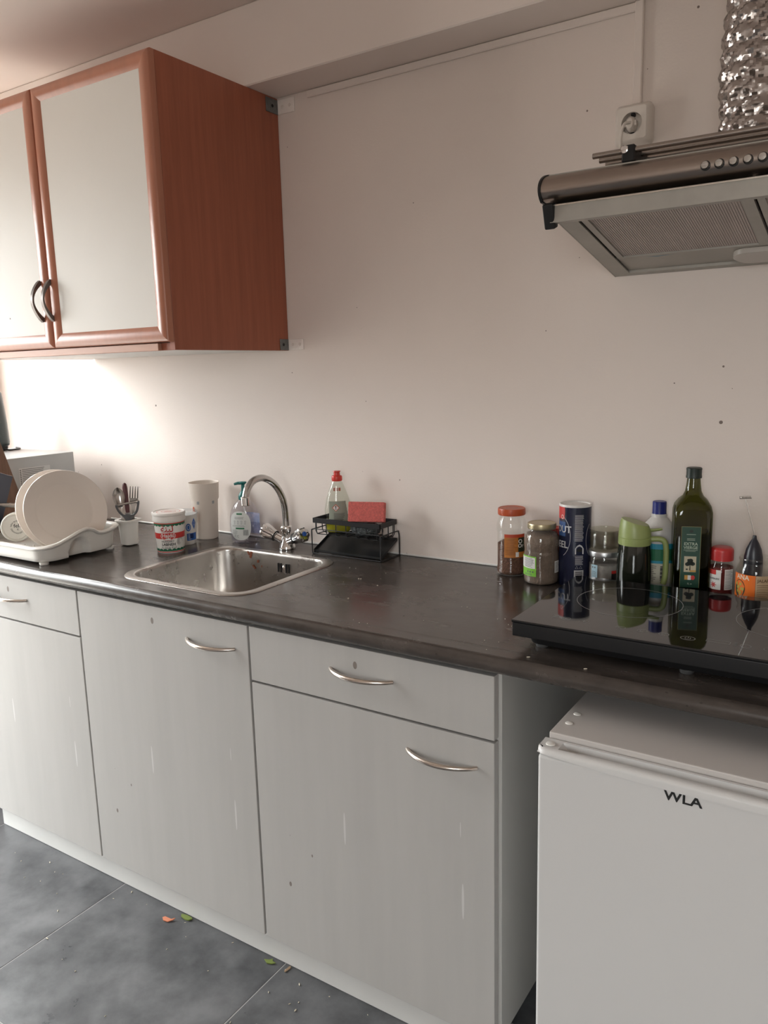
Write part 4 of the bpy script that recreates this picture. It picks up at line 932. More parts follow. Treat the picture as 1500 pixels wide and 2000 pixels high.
bm = new(); loft(bm, [ell(r1-0.002, r2_-0.002, z_+0.002) for r1, r2_, z_ in SB[:4]]+[ell(0.0455, 0.030, 0.0551)]); mk('soap_liquid', bm, clear('soap_liquid', (0.93, 0.93, 0.96), 0.1, 1.2), t, 50)
class Oval:
    def __init__(s, off): s.n = Vector((math.cos(ph_), math.sin(ph_), 0)); s.u = Vector((-math.sin(ph_), math.cos(ph_), 0)); s.off = off
    def __call__(s, u, v, off=0.0):
        q = max(-1, min(1, u/0.0478)); d = 0.0325*math.sqrt(max(0, 1-q*q))
        zz = v-Z0
        if zz > 0.080: d *= 1-0.55*((zz-0.08)/0.045)**2*0.5
        return Vector((x, y, v))+s.u*u+s.n*(d+off+0.0004)
W = Oval(0)
bm = new()
n_ = 16; c0 = bm.verts.new(W(-0.006, Z0+0.060, 0))
rings_ = []
for j in range(1, 5):
    rings_.append([bm.verts.new(W(-0.004+0.033*j/4*math.copysign(abs(math.cos(q))**0.8, math.cos(q)), Z0+0.056+0.044*j/4*math.copysign(abs(math.sin(q))**0.8, math.sin(q)), 0.0002)) for q in [2*PI*k/32 for k in range(32)]])
for k in range(32): bm.faces.new((c0, rings_[0][k], rings_[0][(k+1) % 32]))
for j in range(3):
    for k in range(32): bm.faces.new((rings_[j][k], rings_[j+1][k], rings_[j+1][(k+1) % 32], rings_[j][(k+1) % 32]))
lb = mk('label', bm, mat('pale_label', (0.66, 0.68, 0.66), 0.45), t)
bm = new(); wrect(bm, W, -0.013, 0.005, Z0+0.090, Z0+0.0945, 0.0008, 4); wrect(bm, W, -0.018, 0.010, Z0+0.046, Z0+0.0505, 0.0008, 6); mk('label_green_print', bm, GREEN, lb, None)
bm = new(); wlines(bm, W, -0.020, 0.016, Z0+0.076, Z0+0.084, 3, 0.0007, 0.0008)
for k in range(4): wring(bm, W, -0.021+k*0.0115, Z0+0.069, 0.0026, 0.0028, 0.0007, 0.0008, 10); wlines(bm, W, -0.024+k*0.0115, -0.018+k*0.0115, Z0+0.060, Z0+0.065, 2, 0.0006, 0.0008)
wlines(bm, W, -0.030, 0.024, Z0+0.053, Z0+0.058, 2, 0.0006, 0.0008); wlines(bm, W, -0.030, -0.010, Z0+0.030, Z0+0.044, 5, 0.0006, 0.0008)
for k in range(9): wrect(bm, W, 0.006+k*0.0018, 0.0066+k*0.0018+0.0004*(k % 2), Z0+0.027, Z0+0.044, 0.0008, 1)
for k in range(2): wring(bm, W, -0.020+k*0.009, Z0+0.024, 0.0034, 0.0034, 0.0008, 0.0008, 10, a0=0.5, a1=5.6)
mk('label_print', bm, GREYINK, lb, None)
bm = new()
for j in range(5):
    z_a, z_b = Z0+0.022+0.013*j, Z0+0.022+0.013*(j+1)
    g_ = [[bm.verts.new(Vector((x, y, zz))+Vector((-math.sin(ph_), math.cos(ph_), 0))*u-Vector((math.cos(ph_), math.sin(ph_), 0))*(0.0322*math.sqrt(max(0.02, 1-(u/0.0478)**2))-0.0022)) for u in [-0.034+0.078*k/12 for k in range(13)]] for zz in (z_a, z_b)]
    for k in range(12): bm.faces.new((g_[0][k], g_[0][k+1], g_[1][k+1], g_[1][k]))
mk('back_label', bm, mat('pastel_label', (0.58, 0.55, 0.66), 0.5, var=0.5, vscale=45, col2=(0.22, 0.30, 0.50)), t)
PU = mat('teal_pump', (0.005, 0.15, 0.14), 0.35)
bm = new(); lathe(bm, [(0, 0.158), (0.008, 0.157), (0.0125, 0.150), (0.0155, 0.143), (0.0155, 0.133), (0.014, 0.131), (0, 0.131)], (x, y, Z0), 24); pm = mk('pump_collar', bm, PU, t, 40)
bm = new(); lathe(bm, [(0, 0.157), (0.0058, 0.157), (0.0052, 0.176), (0.0105, 0.181), (0.012, 0.183), (0.010, 0.1855), (0, 0.186)], (x, y, Z0), 20)
tube(bm, [(x, y, Z0+0.1815), (x-0.012, y-0.010, Z0+0.1815), (x-0.020, y-0.017, Z0+0.179)], [0.0055, 0.0045, 0.0035], 10); mk('pump_head', bm, PU, t, 40)
bm = new(); tube(bm, [(x, y, Z0+0.131), (x+0.003, y, Z0+0.07), (x+0.006, y, Z0+0.008)], 0.0028, 8); mk('dip_tube', bm, WHITE, t, 60)

# tall beaker
x, y = -0.630, -0.078
t = thing('plastic_beaker', 'tall cream plastic beaker with a small orange print behind the tubs', 'beaker', (x, y, Z0))
bm = new(); lathe(bm, [(0, 0.0), (0.034, 0.0), (0.036, 0.004), (0.041, 0.120), (0.0445, 0.125), (0.0468, 0.1735), (0.0478, 0.176), (0.0462, 0.1765), (0.0450, 0.174), (0.0430, 0.127), (0.039, 0.118), (0.034, 0.006), (0, 0.004)], (x, y, Z0), 48); mk('cup_body', bm, mat('cream_plastic', (0.70, 0.62, 0.55), 0.35), t, 40)
W = Round(x, y, lambda z: 0.0362+(z-Z0-0.004)*0.0415, facing(x, y))
bm = new()
for u in (-0.021, 0.027): wrect(bm, W, u-0.004, u+0.004, Z0+0.112, Z0+0.124, 0.0008, 2)
mk('grey_mark', bm, MARK, t, None)
bm = new()
for (u, v, a_, b_) in ((-0.041, 0.092, .006, .012), (-0.036, 0.082, .006, .008), (-0.041, 0.070, .005, .010), (-0.035, 0.064, .004, .006)): well(bm, W, u, Z0+v, a_, b_, 0.0008, 12)
mk('orange_print', bm, mat('orange_red_print', (0.62, 0.10, 0.03), 0.45), t, None)

# labneh tub
x, y = -0.590, -0.262
t = thing('yogurt_tub', 'white tub with red band and green scalloped trim, lid on, left of the sink', 'tub', (x, y, Z0))
rf = lambda z: 0.0385+(z-Z0)*0.055
bm = new(); lathe(bm, [(0, 0), (0.037, 0), (0.0385, 0.003), (rf(Z0+0.092), 0.092), (0, 0.092)], (x, y, Z0), 48); mk('tub_body', bm, WHITE, t, 40)
bm = new(); lathe(bm, [(0.0435, 0.0925), (0.0470, 0.0925), (0.0478, 0.095), (0.0462, 0.106), (0.0462, 0.1095), (0.0480, 0.1105), (0.0480, 0.115), (0.0470, 0.1175), (0.0435, 0.1182), (0.0415, 0.1165), (0, 0.1165)], (x, y, Z0), 48); l = mk('lid', bm, mat('tub_lid_white', (0.72, 0.68, 0.64), 0.35), t, 40)
bm = new(); Wt = Flat((x, y, Z0+0.1165), (0.84, 0.54, 0), (-0.54, 0.84, 0)); wring(bm, Wt, 0, 0, 0.034, 0.034, 0.0016, 0.0004, 40); wring(bm, Wt, 0, 0, 0.022, 0.014, 0.002, 0.0004, 30); wlines(bm, Wt, -0.012, 0.012, -0.007, 0.007, 3, 0.002, 0.0004); mk('lid_print', bm, mat('lid_red_print', (0.60, 0.16, 0.12), 0.5), l, None)
W = Round(x, y, rf, facing(x, y)-0.10)
bm = new(); wrect(bm, W, -0.075, 0.075, Z0+0.043, Z0+0.060, 0.0004, 30, 2); wrect(bm, W, -0.075, 0.075, Z0+0.087, Z0+0.0895, 0.0004, 30); wrect(bm, W, -0.075, 0.075, Z0+0.003, Z0+0.0055, 0.0004, 30)
well(bm, W, -0.002, Z0+0.052, 0.0225, 0.0135, 0.0007, 28); mk('red_band', bm, RED, t, None)
bm = new(); wring(bm, W, -0.002, Z0+0.052, 0.0215, 0.0125, 0.0012, 0.0010, 28); wtext(bm, W, 'Hajdú', 0.0150, -0.002, Z0+0.0525, 0.0011, 0.02, stretch=1.0); wrect(bm, W, -0.009, 0.005, Z0+0.0430, Z0+0.0450, 0.0011, 3); wrect(bm, W, -0.007, 0.003, Z0+0.0605, Z0+0.062, 0.0011, 3); mk('white_lettering', bm, LAB, t, None)
bm = new()
for k in range(-5, 6):
    for (v0, sgn) in ((Z0+0.085, -1), (Z0+0.0085, 1)):
        u = k*0.0125
        wpoly(bm, W, [(u-0.0065, v0+(0.002 if sgn < 0 else -0.002))]+[(u+0.0065*math.cos(PI-PI*q/8), v0+sgn*0.0055*math.sin(PI*q/8)) for q in range(9)]+[(u+0.0065, v0+(0.002 if sgn < 0 else -0.002))], 0.0006)
mk('green_scallop', bm, mat('scallop_green', (0.01, 0.13, 0.06), 0.45), t, None)
bm = new()
try: wtext(bm, W, '\ufe94\ufee8\ufe92\ufedf', 0.026, -0.004, Z0+0.0725, 0.0008, 0.015)
except Exception: pass
wrect(bm, W, -0.022, 0.010, Z0+0.0645, Z0+0.0655, 0.0008, 4); mk('arabic_lettering', bm, mat('dark_red_ink', (0.45, 0.02, 0.02), 0.5), t, None)
bm = new(); wtext(bm, W, 'HUNGARY', 0.0080, -0.004, Z0+0.0355, 0.0008, 0.01, stretch=0.95); wtext(bm, W, 'LABNEH', 0.0108, -0.002, Z0+0.0265, 0.0008, 0.02, stretch=0.98)
try: wtext(bm, W, '\ufe94\ufef3\ufead\ufe8e\ufed0\ufee8\ufeeb \ufe94\ufee8\ufe92\ufedf', 0.0095, -0.002, Z0+0.0175, 0.0008, 0.0)
except Exception: pass
mk('black_lettering', bm, INK, t, None)
bm = new()
for k in range(5): wring(bm, W, 0.032, Z0+0.032, 0.010-0.0018*k, 0.014-0.0025*k, 0.0006, 0.0009, 16, a0=0.5*k, a1=0.5*k+3.5)
mk('leaf_print', bm, GREYINK, t, None)

# second tub (blue print)
x, y = -0.630, -0.172
t = thing('yogurt_tub', 'white tub with blue print half hidden behind the red-banded tub', 'tub', (x, y, Z0))
rf2 = lambda z: 0.0355+(z-Z0)*0.075
bm = new(); lathe(bm, [(0, 0), (0.034, 0), (0.0355, 0.003), (rf2(Z0+0.092), 0.092), (0, 0.092)], (x, y, Z0), 40); mk('tub_body', bm, WHITE, t, 40)
bm = new(); lathe(bm, [(0.042, 0.0925), (0.0450, 0.0925), (0.0455, 0.0955), (0.0445, 0.100), (0.042, 0.101), (0, 0.1005)], (x, y, Z0), 40); mk('lid', bm, clear('milky_lid', (0.80, 0.82, 0.84), 0.2), t, 40)
W = Round(x, y, rf2, facing(x, y))
bm = new(); wpoly(bm, W, [(0.026, Z0+0.066), (0.034, Z0+0.082), (0.042, Z0+0.066), (0.034, Z0+0.046)], 0.0008); well(bm, W, 0.014, Z0+0.055, 0.008, 0.012, 0.0006, 20)
wrect(bm, W, 0.008, 0.044, Z0+0.014, Z0+0.036, 0.0006, 8); mk('blue_print', bm, mat('tub_blue', (0.03, 0.13, 0.45), 0.45), t, None)
bm = new(); wring(bm, W, 0.014, Z0+0.055, 0.005, 0.008, 0.0012, 0.0009, 20); wring(bm, W, 0.034, Z0+0.065, 0.005, 0.008, 0.0012, 0.0010, 4); wlines(bm, W, 0.012, 0.024, Z0+0.016, Z0+0.034, 4, 0.0015, 0.0009); mk('white_print', bm, LAB, t, None)
bm = new(); wrect(bm, W, 0.018, 0.030, Z0+0.020, Z0+0.034, 0.0010, 4); mk('navy_print', bm, mat('tub_navy', (0.01, 0.03, 0.12), 0.45), t, None)

# sponge caddy
CX0, CX1, CY0, CY1 = -0.187, 0.040, -0.100, -0.016
t = thing('sponge_caddy', 'black wire sponge caddy with a drip tray right of the tap', 'caddy', ((CX0+CX1)/2, -0.06, Z0))
bm = new()
zr = 1.003
for (a0, a1, b0, b1) in ((CX0, CX1, CY0, CY0+0.003), (CX0, CX1, CY1-0.003, CY1), (CX0, CX0+0.003, CY0, CY1), (CX1-0.003, CX1, CY0, CY1)): box(bm, a0, a1, b0, b1, zr-0.014, zr, 0.0008, 1)
mk('rim_band', bm, BWIRE, t)
zb_ = 0.958
xs = [CX0+0.012+(CX1-CX0-0.024)*k/6 for k in range(7)]
ys = [CY0+0.012, (CY0+CY1)/2, CY1-0.012]
for xx in xs:
    bm = new(); tube(bm, [(xx, CY0+0.0015, zr-0.012), (xx, CY0+0.0015, zb_+0.006), (xx, CY0+0.006, zb_), (xx, CY1-0.006, zb_), (xx, CY1-0.0015, zb_+0.006), (xx, CY1-0.0015, zr-0.012)], 0.0014, 6); mk('basket_wire', bm, BWIRE, t, 60)
for yy in ys:
    bm = new(); tube(bm, [(CX0+0.0015, yy, zr-0.012), (CX0+0.0015, yy, zb_+0.006), (CX0+0.006, yy, zb_-0.002), (CX1-0.006, yy, zb_-0.002), (CX1-0.0015, yy, zb_+0.006), (CX1-0.0015, yy, zr-0.012)], 0.0014, 6); mk('basket_wire', bm, BWIRE, t, 60)
bm = new(); tube(bm, [(CX0+0.002, CY0, 0.972), (CX1-0.002, CY0, 0.972)], 0.0014, 6); mk('basket_wire', bm, BWIRE, t, 60)
for sx in (CX0-0.002, CX1+0.002):
    bm = new(); tube(bm, smoothpts([(sx, CY0-0.002, 0.970), (sx, CY0-0.003, 0.965), (sx, CY0-0.003, 0.91), (sx, CY0-0.002, 0.9030), (sx, CY0+0.006, 0.9022), (sx, CY1, 0.9022), (sx, CY1+0.006, 0.903), (sx, CY1+0.007, 0.91), (sx, CY1+0.007, 0.955), (sx, CY1+0.004, 0.965), (sx, CY1-0.003, 0.970), (sx, CY0-0.002, 0.970)], 3), 0.0018, 8); mk('side_frame', bm, BWIRE, t, 60)
bm = new(); tube(bm, [(CX0-0.002, CY0-0.003, 0.9024), (CX1+0.002, CY0-0.003, 0.9024)], 0.0018, 8); mk('front_wire', bm, BWIRE, t, 60)
bm = new()
def tz(yq): return 0.9045+(yq-CY0)*0.45
q0, q1 = CY0+0.001, CY1
outer = [Vector((CX0, q0, tz(q0))), Vector((CX1, q0, tz(q0))), Vector((CX1, q1, tz(q1))), Vector((CX0, q1, tz(q1)))]
loft(bm, [[p+Vector((0, 0, 0.008)) for p in outer], outer, [Vector(((p.x-(CX0+CX1)/2)*0.985+(CX0+CX1)/2, p.y, p.z+0.0015)) for p in outer]], cap0=False); mk('drip_tray', bm, mat('satin_black', (0.010, 0.011, 0.012), 0.35), t, 30)

# dish soap bottle in caddy
x, y = -0.126, -0.060
t = thing('dish_soap_bottle', 'clear dish soap bottle with a red cap and yellow liquid in the caddy', 'bottle', (x, y, 0.961))
ph_ = facing(x, y)
ZB = 0.961
def el2(rx, ry, z_, n_=32):
    cu_, su_ = math.cos(ph_+PI/2), math.sin(ph_+PI/2)
    return [Vector((x+rx*math.cos(q)*cu_-ry*math.sin(q)*su_, y+rx*math.cos(q)*su_+ry*math.sin(q)*cu_, ZB+z_)) for q in [2*PI*i/n_ for i in range(n_)]]
DB = [(0.031, 0.020, 0), (0.0345, 0.0235, 0.004), (0.0360, 0.025, 0.020), (0.0375, 0.0255, 0.050), (0.0370, 0.025, 0.070), (0.0315, 0.022, 0.100), (0.022, 0.018, 0.128), (0.0150, 0.0145, 0.146), (0.0135, 0.0135, 0.150)]
DB = [(a_, b_, z_*0.965) for a_, b_, z_ in DB]
bm = new(); loft(bm, [el2(*q) for q in DB]); mk('bottle_body', bm, clear('clear_dish_bottle', (0.88, 0.90, 0.86), 0.04), t, 50)
bm = new(); loft(bm, [el2(a_-0.0015, b_-0.0015, z_+0.0015) for a_, b_, z_ in DB[:3]]+[el2(0.0352, 0.0235, 0.031)]); mk('yellow_liquid', bm, mat('yellow_liquid', (0.50, 0.46, 0.03), 0.2, trans=0.2), t, 50)
bm = new(); lathe(bm, [(0.0135, 0.145), (0.0150, 0.147), (0.0150, 0.157), (0.0130, 0.1600), (0.0090, 0.1610), (0.0085, 0.1690), (0.0105, 0.1705), (0.0100, 0.1730), (0, 0.1735)], (x, y, ZB), 28); mk('cap', bm, mat('bright_red_cap', (0.62, 0.045, 0.03), 0.3), t, 40)
class Ov2:
    def __call__(s, u, v, off=0.0):
        q = max(-1, min(1, u/0.0365)); d = 0.0255*math.sqrt(max(0, 1-q*q)); k = max(0, (v-0.062)/0.06); d *= 1-0.22*k*k
        return Vector((x, y, ZB+v))+Vector((-math.sin(ph_), math.cos(ph_), 0))*u+Vector((math.cos(ph_), math.sin(ph_), 0))*(d+off+0.0004)
W = Ov2()
bm = new()
for j in range(6):
    z_a, z_b = 0.034+0.0095*j, 0.034+0.0095*(j+1)
    wrect(bm, W, -0.026+0.0004*j, 0.029-0.0014*j, z_a, z_b, 0.0, 10)
lb = mk('label', bm, mat('grey_green_label', (0.30, 0.33, 0.27), 0.45), t)
bm = new(); wpoly(bm, W, [(-0.009, 0.061), (0.002, 0.074), (0.013, 0.061), (0.002, 0.048)][:4], 0.0008) if False else None
cu, cv, hs = -0.006, 0.073, 0.0105
bm = new(); wpoly(bm, W, [(cu-hs, cv), (cu, cv-hs), (cu+hs, cv), (cu, cv+hs)], 0.0014); mk('hazard_border', bm, mat('hazard_red', (0.55, 0.09, 0.03), 0.5), lb, None)
bm = new(); wpoly(bm, W, [(cu-hs*.8, cv), (cu, cv-hs*.8), (cu+hs*.8, cv), (cu, cv+hs*.8)], 0.0018); mk('hazard_field', bm, LAB, lb, None)
bm = new(); wtext(bm, W, '!', 0.0145, cu, cv, 0.0021, 0.04); wlines(bm, W, -0.012, 0.022, 0.036, 0.058, 9, 0.0008, 0.0009); mk('label_print', bm, INK, lb, None)
bm = new(); wtext(bm, W, 'CLEAN', 0.009, 0.0, 0.1295, -0.004, 0.02) if False else None
bm = new()
for u0, u1 in ((-0.011, -0.006), (-0.004, 0.001), (0.003, 0.009)): wrect(bm, W, u0, u1, 0.118, 0.127, -0.0075, 2)
mk('red_neck_print', bm, mat('neck_red', (0.50, 0.12, 0.08), 0.5), t, None)

# pink sponge on a dark scourer
x, y = -0.029, -0.064
t = thing('scouring_pad', 'dark wet steel-wool pad under the pink sponge in the caddy', 'scourer', (x, y, 0.9615))
bm = new(); random.seed(5)
bmesh.ops.create_icosphere(bm, subdivisions=4, radius=1.0)
for v in bm.verts:
    n = v.co.copy(); k = 1+0.06*math.sin(n.x*19+2)*math.sin(n.z*23)+0.05*math.sin(n.y*31+n.x*17)
    v.co = Vector((x+n.x*0.046*k, y-0.004+n.y*0.026*k, 0.9800+max(-1, min(1, n.z*1.3))*0.0180*k))
mk('wool_pad', bm, mat('dark_wool', (0.085, 0.098, 0.100), 0.45, 0.3, var=0.6, vscale=70, bump=0.8, bscale=160), t, 60)
bpy.data.objects['wool_pad'].location.z = 0.0
t = thing('sponge', 'pink sponge block lying on the dark scourer in the caddy', 'sponge', (x, y, 1.0))
M = Matrix.Translation((x+0.012, y-0.012, 1.0270)) @ Matrix.Rotation(0.42, 4, 'Z') @ Matrix.Rotation(-0.22, 4, 'X') @ Matrix.Rotation(0.02, 4, 'Y')
bm = new(); box(bm, -0.050, 0.050, -0.014, 0.014, -0.0260, 0.0285, 0.003, 3, M); mk('foam_block', bm, mat('pink_foam', (0.86, 0.20, 0.175), 0.85, var=0.30, vscale=190, bump=0.55, bscale=320), t, 40)

# ================================================================== DISH RACK AND ITS DISHES
RX0, RX1, RY0, RY1 = -1.195, -0.748, -0.575, -0.300
t = thing('dish_rack', 'white plastic dish rack with a wavy rim at the left of the worktop', 'dish rack', ((RX0+RX1)/2, (RY0+RY1)/2, Z0))
def rim_z(p):
    y_ = p.y
    # heights along the right-hand end, interpolated from front to back
    K = [(-0.60, 0.950), (-0.56, 0.953), (-0.52, 0.958), (-0.48, 0.970), (-0.45, 0.980), (-0.425, 0.985), (-0.405, 0.980), (-0.39, 0.969), (-0.375, 0.965), (-0.355, 0.966), (-0.33, 0.971), (-0.29, 0.976)]
    for (a0, b0), (a1, b1) in zip(K, K[1:]):
        if y_ <= a1:
            q = (y_-a0)/(a1-a0); return b0+(b1-b0)*max(0, min(1, q))
    return K[-1][1]
def rack_ring(i, zf, n=1):
    # dense ring so that the ends can wave
    r = 0.045; out_ = []
    X0, X1, Y0, Y1 = RX0+i, RX1-i, RY0+i, RY1-i
    corners = ((X1-r, Y1-r, 0), (X0+r, Y1-r, 90), (X0+r, Y0+r, 180), (X1-r, Y0+r, 270))
    pts_ = []
    for ci, (cx_, cy_, a0) in enumerate(corners):
        for k in range(9):
            q = math.radians(a0+90*k/8); pts_.append(Vector((cx_+r*math.cos(q), cy_+r*math.sin(q), 0)))
        nx = corners[(ci+1) % 4]; q = math.radians(a0+90)
        a_ = pts_[-1]; b_ = Vector((nx[0]+r*math.cos(math.radians(nx[2])), nx[1]+r*math.sin(math.radians(nx[2])), 0))
        m_ = 24
        for k in range(1, m_): pts_.append(a_.lerp(b_, k/m_))
    return [Vector((p.x, p.y, zf(p))) for p in pts_]
def notch(p, zq):
    # arched recess in the end wall
    if p.x < RX1-0.06: return 0.0
    q = 1-math.sqrt(((p.y+0.448)/0.036)**2+((min(zq, 0.97)-0.9075)/0.056)**2)
    q = max(0.0, min(1.0, q*4.0))
    return 0.018*q*q*(3-2*q)
bm = new()
levels = [(0.022, lambda p: 0.9075), (0.014, lambda p: 0.9085), (0.011, lambda p: 0.914)]
for k in range(1, 9): levels.append((0.011-0.004*k/8, lambda p, k=k: 0.914+(rim_z(p)-0.010-0.914)*k/8))
levels += [(0.001, lambda p: rim_z(p)-0.009), (-0.003, lambda p: rim_z(p)-0.006), (-0.004, lambda p: rim_z(p)-0.002), (-0.001, lambda p: rim_z(p)+0.0015), (0.006, lambda p: rim_z(p)+0.002), (0.0115, lambda p: rim_z(p)-0.002)]
outer_r = []
for (i, zf) in levels:
    ring = rack_ring(i, zf)
    for p in ring: p.x -= notch(p, p.z)
    outer_r.append(ring)
for k in range(6, -1, -1):
    ring = rack_ring(0.0140, lambda p, k=k: 0.9125+(rim_z(p)-0.010-0.9125)*k/6)
    for p in ring: p.x -= notch(p, p.z)*1.0
    outer_r.append(ring)
loft(bm, outer_r); mk('tray', bm, RACKW, t, 40)
for fx, fy in ((RX1-0.035, RY0+0.028), (RX0+0.035, RY0+0.028), (RX1-0.035, RY1-0.028), (RX0+0.035, RY1-0.028)):
    bm = new(); lathe(bm, [(0, 0.0002), (0.012, 0.0002), (0.013, 0.003), (0.013, 0.0076), (0, 0.0076)], (fx, fy, 0.9), 16); mk('foot', bm, RACKW, t)
for xx in (-0.795, -0.835, -0.875, -0.915):
    for yy in (-0.515, -0.345):
        bm = new(); tube(bm, [(xx, yy, 0.9122), (xx, yy, 0.930), (xx, yy, 0.940)], [0.0035, 0.003, 0.0018], 8); mk('prong', bm, RACKW, t, 60)
# cutlery holder hooked on the back right corner
t = thing('cutlery_holder', 'white plastic cutlery cup hooked on the back corner of the dish rack', 'cutlery holder', (-0.772, -0.262, Z0))
bm = new(); cx_, cy_ = -0.772, -0.262
rings_ = [rrect(cx_-0.026+i, cx_+0.026-i, cy_-0.026+i, cy_+0.026-i, 0.016, z_, 6) for i, z_ in ((0.008, 0.9008), (0.003, 0.904), (0.002, 0.935), (0.0, 0.972), (-0.006, 0.974), (-0.0065, 0.979), (-0.002, 0.9805), (0.002, 0.979), (0.0045, 0.935), (0.006, 0.906))]
loft(bm, rings_); mk('cup', bm, RACKW, t, 40)

def cutlery_frame(base, tip, face):
    z_ = (Vector(tip)-Vector(base)).normalized(); f_ = Vector(face); x_ = f_.cross(z_).normalized(); y_ = z_.cross(x_)
    return Matrix(((x_.x, y_.x, z_.x, base[0]), (x_.y, y_.y, z_.y, base[1]), (x_.z, y_.z, z_.z, base[2]), (0, 0, 0, 1)))
fc = (CAM-Vector((-0.79, -0.26, 1.03))).normalized()
CUT = mat('cutlery_steel', (0.42, 0.40, 0.38), 0.22, 1.0)
# spoon
t = thing('spoon', 'steel tablespoon standing bowl-up in the cutlery cup', 'spoon', (-0.778, -0.270, 0.908))
M = cutlery_frame((-0.778, -0.270, 0.908), (-0.797, -0.272, 1.078), fc)
bm = new(); rings_ = []
for (z_, hw, dpt, bend) in ((0.0, 0.0065, .0012, 0), (0.05, 0.006, .0012, 0), (0.085, 0.0038, .0014, 0.0005), (0.105, 0.0042, .0014, 0), (0.112, 0.008, .0014, -0.002), (0.122, 0.0140, .0013, -0.005), (0.137, 0.0178, .0012, -0.007), (0.150, 0.0168, .0012, -0.0065), (0.160, 0.0125, .0012, -0.004), (0.167, 0.006, .001, -0.001), (0.1695, 0.001, .0008, 0)):
    ring = []
    for k in range(9):
        q = -1+2*k/8; ring.append(M @ Vector((hw*q, bend*(1-q*q)-0.0+dpt, z_)))
    for k in range(8, -1, -1):
        q = -1+2*k/8; ring.append(M @ Vector((hw*q, bend*(1-q*q)-dpt, z_)))
    rings_.append(ring)
loft(bm, rings_); mk('spoon_blade', bm, CUT, t, 50)
# fork
t = thing('fork', 'steel fork standing tines-up in the cutlery cup', 'fork', (-0.772, -0.252, 0.908))
M = cutlery_frame((-0.772, -0.252, 0.908), (-0.754, -0.243, 1.080), fc)
bm = new(); rings_ = []
for (z_, hw, b_) in ((0, 0.0065, 0), (0.06, 0.005, 0), (0.095, 0.0035, 0), (0.110, 0.006, -0.001), (0.120, 0.0115, -0.003), (0.135, 0.0125, -0.003)):
    rings_.append([M @ Vector((sx*hw, b_+sy*0.0011, z_)) for sx, sy in ((-1, -1), (1, -1), (1, 1), (-1, 1))])
loft(bm, rings_)
for k in range(4):
    cx__ = -0.0110+k*0.00733
    rings_ = [[M @ Vector((cx__+sx*w_, b_+sy*0.0010, z_)) for sx, sy in ((-1, -1), (1, -1), (1, 1), (-1, 1))] for z_, w_, b_ in ((0.134, 0.0017, -0.003), (0.155, 0.0015, -0.001), (0.172, 0.0008, 0.001))]
    loft(bm, rings_)
mk('fork_blade', bm, CUT, t, 50)
# knife with dark red handle
t = thing('table_knife', 'knife with a dark red handle standing in the cutlery cup behind the spoon', 'knife', (-0.780, -0.250, 0.908))
M = cutlery_frame((-0.780, -0.250, 0.908), (-0.797, -0.244, 1.090), fc)
bm = new(); loft(bm, [[M @ Vector((sx*w_, sy*0.0009, z_)) for sx, sy in ((-1, -1), (1, -1), (1, 1), (-1, 1))] for z_, w_ in ((0.0, 0.003), (0.02, 0.008), (0.090, 0.008))]); mk('blade', bm, CUT, t, 50)
bm = new(); tube(bm, [M @ Vector((0, 0, z_)) for z_ in (0.088, 0.10, 0.135, 0.165, 0.176, 0.180)], [0.006, 0.0068, 0.0072, 0.0078, 0.006, 0.002], 12); mk('handle', bm, mat('dark_red_handle', (0.085, 0.018, 0.020), 0.4), t, 60)
# peeler
t = thing('vegetable_peeler', 'grey Y-shaped vegetable peeler standing in the cutlery cup', 'peeler', (-0.771, -0.266, 0.908))
M = cutlery_frame((-0.771, -0.266, 0.908), (-0.764, -0.262, 1.03), fc)
PEE = mat('peeler_grey', (0.10, 0.10, 0.105), 0.35, 0.2)
bm = new(); loft(bm, [[M @ Vector((sx*w_, sy*0.004, z_)) for sx, sy in ((-1, -1), (1, -1), (1, 1), (-1, 1))] for z_, w_ in ((0.0, 0.009), (0.05, 0.0095), (0.07, 0.0090), (0.085, 0.018), (0.0865, 0.018))])
tube(bm, smoothpts([M @ Vector(p) for p in ((-0.010, 0, 0.080), (-0.024, 0, 0.096), (-0.029, 0, 0.120), (-0.029, 0, 0.128))], 4), 0.0035, 8)
tube(bm, smoothpts([M @ Vector(p) for p in ((0.010, 0, 0.080), (0.024, 0, 0.092), (0.033, 0, 0.108), (0.034, 0, 0.116))], 4), 0.0035, 8); mk('peeler_frame', bm, PEE, t, 50)
bm = new(); a_ = M @ Vector((-0.031, -0.002, 0.127)); b_ = M @ Vector((0.036, -0.002, 0.1145)); tube(bm, [a_, a_.lerp(b_, .12), a_.lerp(b_, .13), a_.lerp(b_, .9), b_], [0.005, 0.005, 0.0035, 0.0035, 0.004], 10, flat=0.8); mk('peeler_blade', bm, CUT, t, 60)

# plates
def plate(cx_, cy_, cz_, r, lean, yaw_, label):
    t = thing('dinner_plate', label, 'plate', (cx_, cy_, 0.913), 'cream plates standing in the dish rack')
    M = Matrix.Translation((cx_, cy_, cz_)) @ Matrix.Rotation(yaw_, 4, 'Z') @ Matrix.Rotation(PI/2-lean, 4, 'Y')
    bm = new()
    lathe(bm, [(0, -0.008), (r*0.55, -0.008), (r*0.60, -0.010), (r*0.63, -0.008), (r*0.72, -0.004), (r*0.985, 0.008), (r, 0.0100), (r*0.992, 0.0122), (r*0.975, 0.0120), (r*0.74, 0.0025), (r*0.69, -0.0015), (r*0.64, -0.0035), (0, -0.0040)], (0, 0, 0), 72, M)
    mk('plate_body', bm, CERAM, t, 50)
plate(-0.842, -0.424, 1.0265, 0.1190, math.radians(17), -0.28, 'front cream dinner plate standing upright in the dish rack')
plate(-0.886, -0.420, 1.0260, 0.1190, math.radians(17), -0.28, 'second cream dinner plate, just behind the front plate in the dish rack')
